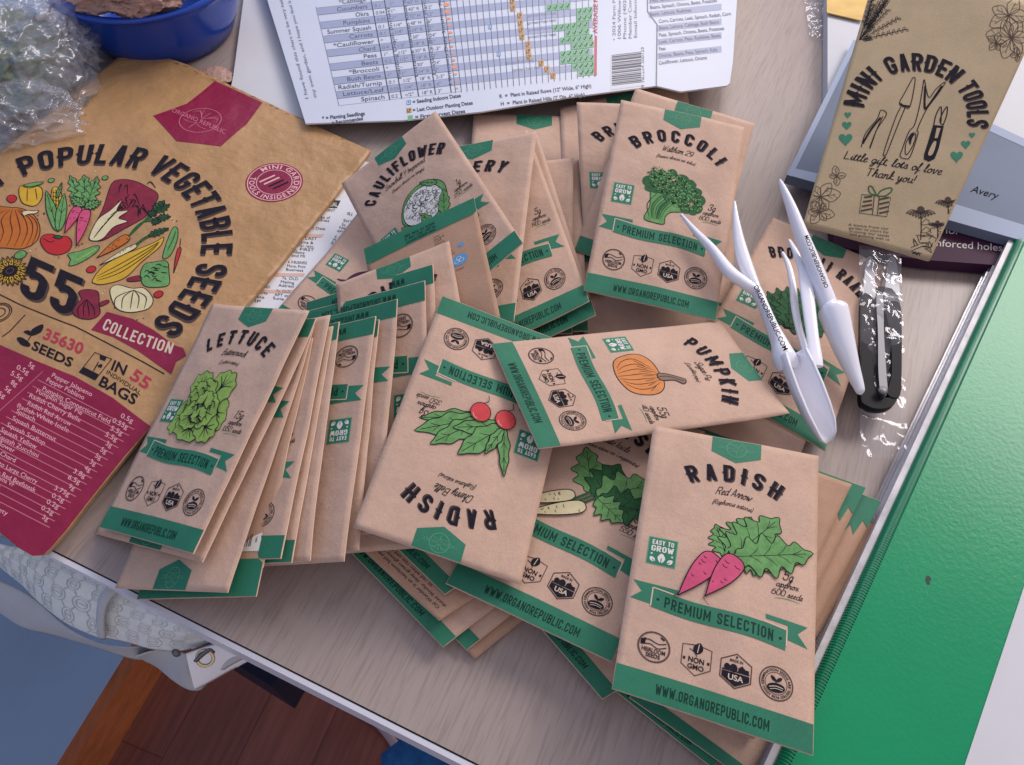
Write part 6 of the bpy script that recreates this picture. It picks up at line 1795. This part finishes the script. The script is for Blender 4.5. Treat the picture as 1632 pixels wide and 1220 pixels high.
packet(Q((800, 640, .017), (950, 790, .017), (709, 948, .0155), (545, 790, .0155)), 'B', 'packet with dark shaded green band just under the Cherry Belle radish packet')
packet(Q((1085, 640, .003), (1376, 800, .006), (1240, 1130, .005), (960, 960, .003)), '', 'plain packet back with folded corner, lowest beside the green binder', back=True)
packet(Q((1120, 735, .008), (1409, 842, .010), (1200, 1180, .010), (930, 1060, .008)), '', 'bare brown packet edge closest to the green binder', back=True)
packet(Q((1110, 690, .011), (1405, 799, .013), (1215, 1150, .013), (940, 1030, .011)), 'J', 'packet back with jagged green flap nearest the binder corner', back=True)
packet(Q((1105, 678, .0135), (1380, 777, .0155), (1205, 1130, .0155), (945, 1020, .0135)), 'JN', 'packet back with torn green flap and dark print column beside Red Arrow radish', back=True)
packet(Q((1095, 680, .0165), (1357, 773, .0185), (1195, 1110, .0185), (940, 1010, .0165)), '', 'plain kraft packet directly under the Radish Red Arrow packet on its right', back=True)
packet(Q((1010, 588, .008), (1295, 675, .010), (1170, 1000, .009), (890, 900, .008)), 'L', 'packet with bare brown corner between the Pumpkin packet and the white scoop')
packet(Q((903, 592, .018), (1123, 690, .018), (975, 1056, .020), (710, 930, .018)), 'BLTPRSW', 'Radish White Icicle seed packet under the Red Arrow radish packet', 'icicle', 'RADISH', 'White Icicle', '(Raphanus sativus var. Longipinnatus)', '5g', '550', bulge=.002)
# broccoli raab
packet(Q((1232, 347, .016), (1415, 425, .014), (1315, 719, .010), (1090, 588, .012)), 'BLTPRSE', 'Broccoli Raab seed packet under the white plastic garden tools', 'raab', 'BROCCOLI RAAB', '', '', bulge=.002)
# upper middle: packets round the broccoli
packet(Q((893, 172, .008), (1092, 128, .008), (1140, 400, .006), (900, 450, .006)), 'L', 'packet with dark green badge half under the planting chart, behind Brussels sprouts')
packet(Q((755, 181, .006), (946, 188, .006), (960, 470, .006), (735, 455, .006)), 'L', 'packet lying flat with green badge just below the planting chart edge')
packet(Q((930, 360, .004), (1140, 380, .004), (1165, 640, .004), (930, 640, .004)), 'B', 'shaded packet lying flat under the Broccoli packet bottom edge')
packet(Q((960, 230, .014), (1175, 270, .012), (1166, 510, .004), (935, 460, .005)), 'B', 'packet with green corner tucked right under the Broccoli packet')
packet(Q((919, 163, .036), (1105, 170, .034), (1140, 440, .006), (932, 418, .008)), 'BTE', 'Brussels Sprouts seed packet partly hidden by the Broccoli packet', None, 'BRUSSELS', '', '')
packet(Q((1013, 141, .043), (1203, 197, .038), (1128, 478, .011), (915, 399, .013)), 'BL', 'kraft packet directly behind the Broccoli packet with its badge showing')
packet(Q((990, 159, .056), (1187, 201, .052), (1141, 511, .026), (930, 463, .029)), 'BLTPRSEW', 'Broccoli Waltham 29 seed packet with whole green broccoli picture', 'broccoli', 'BROCCOLI', "Waltham 29", '(Brassica oleracea var. italica)', '3g', '800', bulge=.002)
# celery group
packet(leaning((921, 233, .016), (938, 528, .010), 10, keep='b'), 'B', 'packet with narrow brown edge nearest the Brussels Sprouts packet')
packet(leaning((914, 212, .022), (912, 532, .012), 10, keep='b'), 'B', 'plain kraft topped packet right of the Celery packet')
packet(Q((705, 262, .010), (857, 215, .027), (950, 503, .021), (752, 596, .008)), 'B', 'packet just under the 1900 seeds packet with green end showing')
packet(Q((690, 255, .013), (840, 207, .032), (940, 482, .026), (745, 574, .012)), 'BRSW', 'kraft packet marked 5g approx 1900 seeds beside the Celery packet', None, '', '', '', '5g', '1900')
packet(Q((663, 248, .018), (855, 209, .044), (819, 512, .032), (600, 556, .012)), 'BLTRS', 'Celery seed packet between the Cauliflower packet and the 1900 seeds packet', None, 'CELERY', '', '')
packet(Q((590, 318, .012), (735, 392, .020), (605, 610, .018), (435, 502, .008)), 'BPRSE', 'eggplant seed packet showing a purple tip, left of the Cauliflower packet', 'eggplant', seals=(0, 1))
packet(Q((544, 293, .024), (694, 177, .058), (834, 388, .056), (668, 530, .024)), 'BLTPRSEW', 'Cauliflower Snowball seed packet standing highest at the upper left', 'cauliflower', 'CAULIFLOWER', 'Snowball Y Improved', '(Brassica oleracea var. botrytis)', '1g', '250', bulge=.002)
# packets tucked behind the left fan
packet(Q((580, 397, .040), (755, 315, .061), (797, 506, .040), (618, 610, .016)), 'FIN', 'packet back with folded green flap and blue icons below the Cauliflower packet', back=True)
packet(Q((535, 454, .034), (716, 385, .050), (765, 660, .030), (560, 720, .012)), 'LT', 'kraft packet with dull green badge below the folded green flap', None, 'SPINACH', '', '')
# left fan, rightmost first
g_ = 'B'
packet(leaning((690, 421, .050), (705, 740, .03), 24, upside=True), 'BTS', 'upside-down packet at the far right of the leaning fan beside Cherry Belle', None, 'BEET', '', '')
packet(leaning((677, 447, .051), (684, 740, .03), 24, upside=True), 'BSRE', 'upside-down packet with half covered growing badge beside the Cherry Belle radish', seals=(0, 1))
packet(leaning((636, 479, .051), (603, 850, .03), 25, upside=True, length=None), 'BR', 'orange toned upside-down packet with green tail, right of the EASY TO GROW one')
packet(leaning((603, 508, .050), (571, 877, .03), 26, upside=True, length=None), 'B', 'thin brown packet edge right of the upside-down EASY TO GROW packet')
packet(leaning((599, 504, .051), (548, 895, .033), 26, upside=True, length=None), 'BSRE', 'upside-down packet with clear EASY TO GROW badge in the leaning fan', seals=(0, 1))
packet(leaning((541, 513, .050), (491, 893, .033), 27, upside=True, length=None), 'B', 'packet with bright folded edge left of the upside-down EASY TO GROW packet')
packet(leaning((531, 520, .049), (465, 897, .032), 27, length=None), 'B', 'narrow leaning packet with green foot in the middle of the fan')
packet(leaning((526, 502, .052), (448, 891, .034), 27, length=None), 'BWRS', 'leaning packet with green tail and seeds lettering in the middle fan', None, '', '', '', '2g', '300')
packet(leaning((500, 540, .048), (418, 905, .030), 22, length=None), '', 'plain leaning packet edge right of the barcode packet', back=True)
packet(Q((408, 951, .028), (218, 956, .005), (352, 560, .014), (496, 545, .046)), 'FC', 'packet back with white barcode label and green folded foot in the fan', back=True)
packet(Q((363, 945, .030), (183, 938, .007), (352, 530, .018), (503, 522, .050)), 'LR', 'upside-down packet with green badge lowest at the desk edge')
packet(leaning((508, 511, .052), (321, 896, .034), 25, upside=True, length=None), 'BLR', 'upside-down packet directly beneath the Lettuce packet')
packet(Q((341, 486, .026), (492, 495, .056), (308, 883, .039), (158, 841, .010)), 'BLTPRSEW', 'Lettuce Buttercrunch seed packet on top of the leaning fan', 'lettuce', 'LETTUCE', 'Buttercrunch', '(Lactuca sativa)', '1.5g', '1350', bulge=.0018)
# the three on top
packet(Q((830, 932, .026), (563, 840, .036), (705, 472, .047), (918, 553, .034)), 'BLTPRSEW', 'upside-down Radish Cherry Belle seed packet with two red radishes', 'cherry', 'RADISH', 'Cherry Belle', '(Raphanus sativus)', '3g', '350', bulge=.002)
packet(Q((1148, 512, .024), (1256, 662, .028), (858, 716, .042), (783, 548, .044)), 'BLTPRSEW', 'Pumpkin Sugar Pie seed packet turned sideways with orange pumpkin', 'pumpkin', 'PUMPKIN', 'Sugar Pie', '(Cucurbita pepo)', '5.5g', '40', bulge=.002)
packet(Q((1042, 678, .040), (1305, 727, .036), (1296, 1205, .036), (975, 1098, .034)), 'BLTPRSEW', 'Radish Red Arrow seed packet with two long pink radishes on top', 'red_arrow', 'RADISH', 'Red Arrow', '(Raphanus sativus)', '5g', '600', bulge=.002)
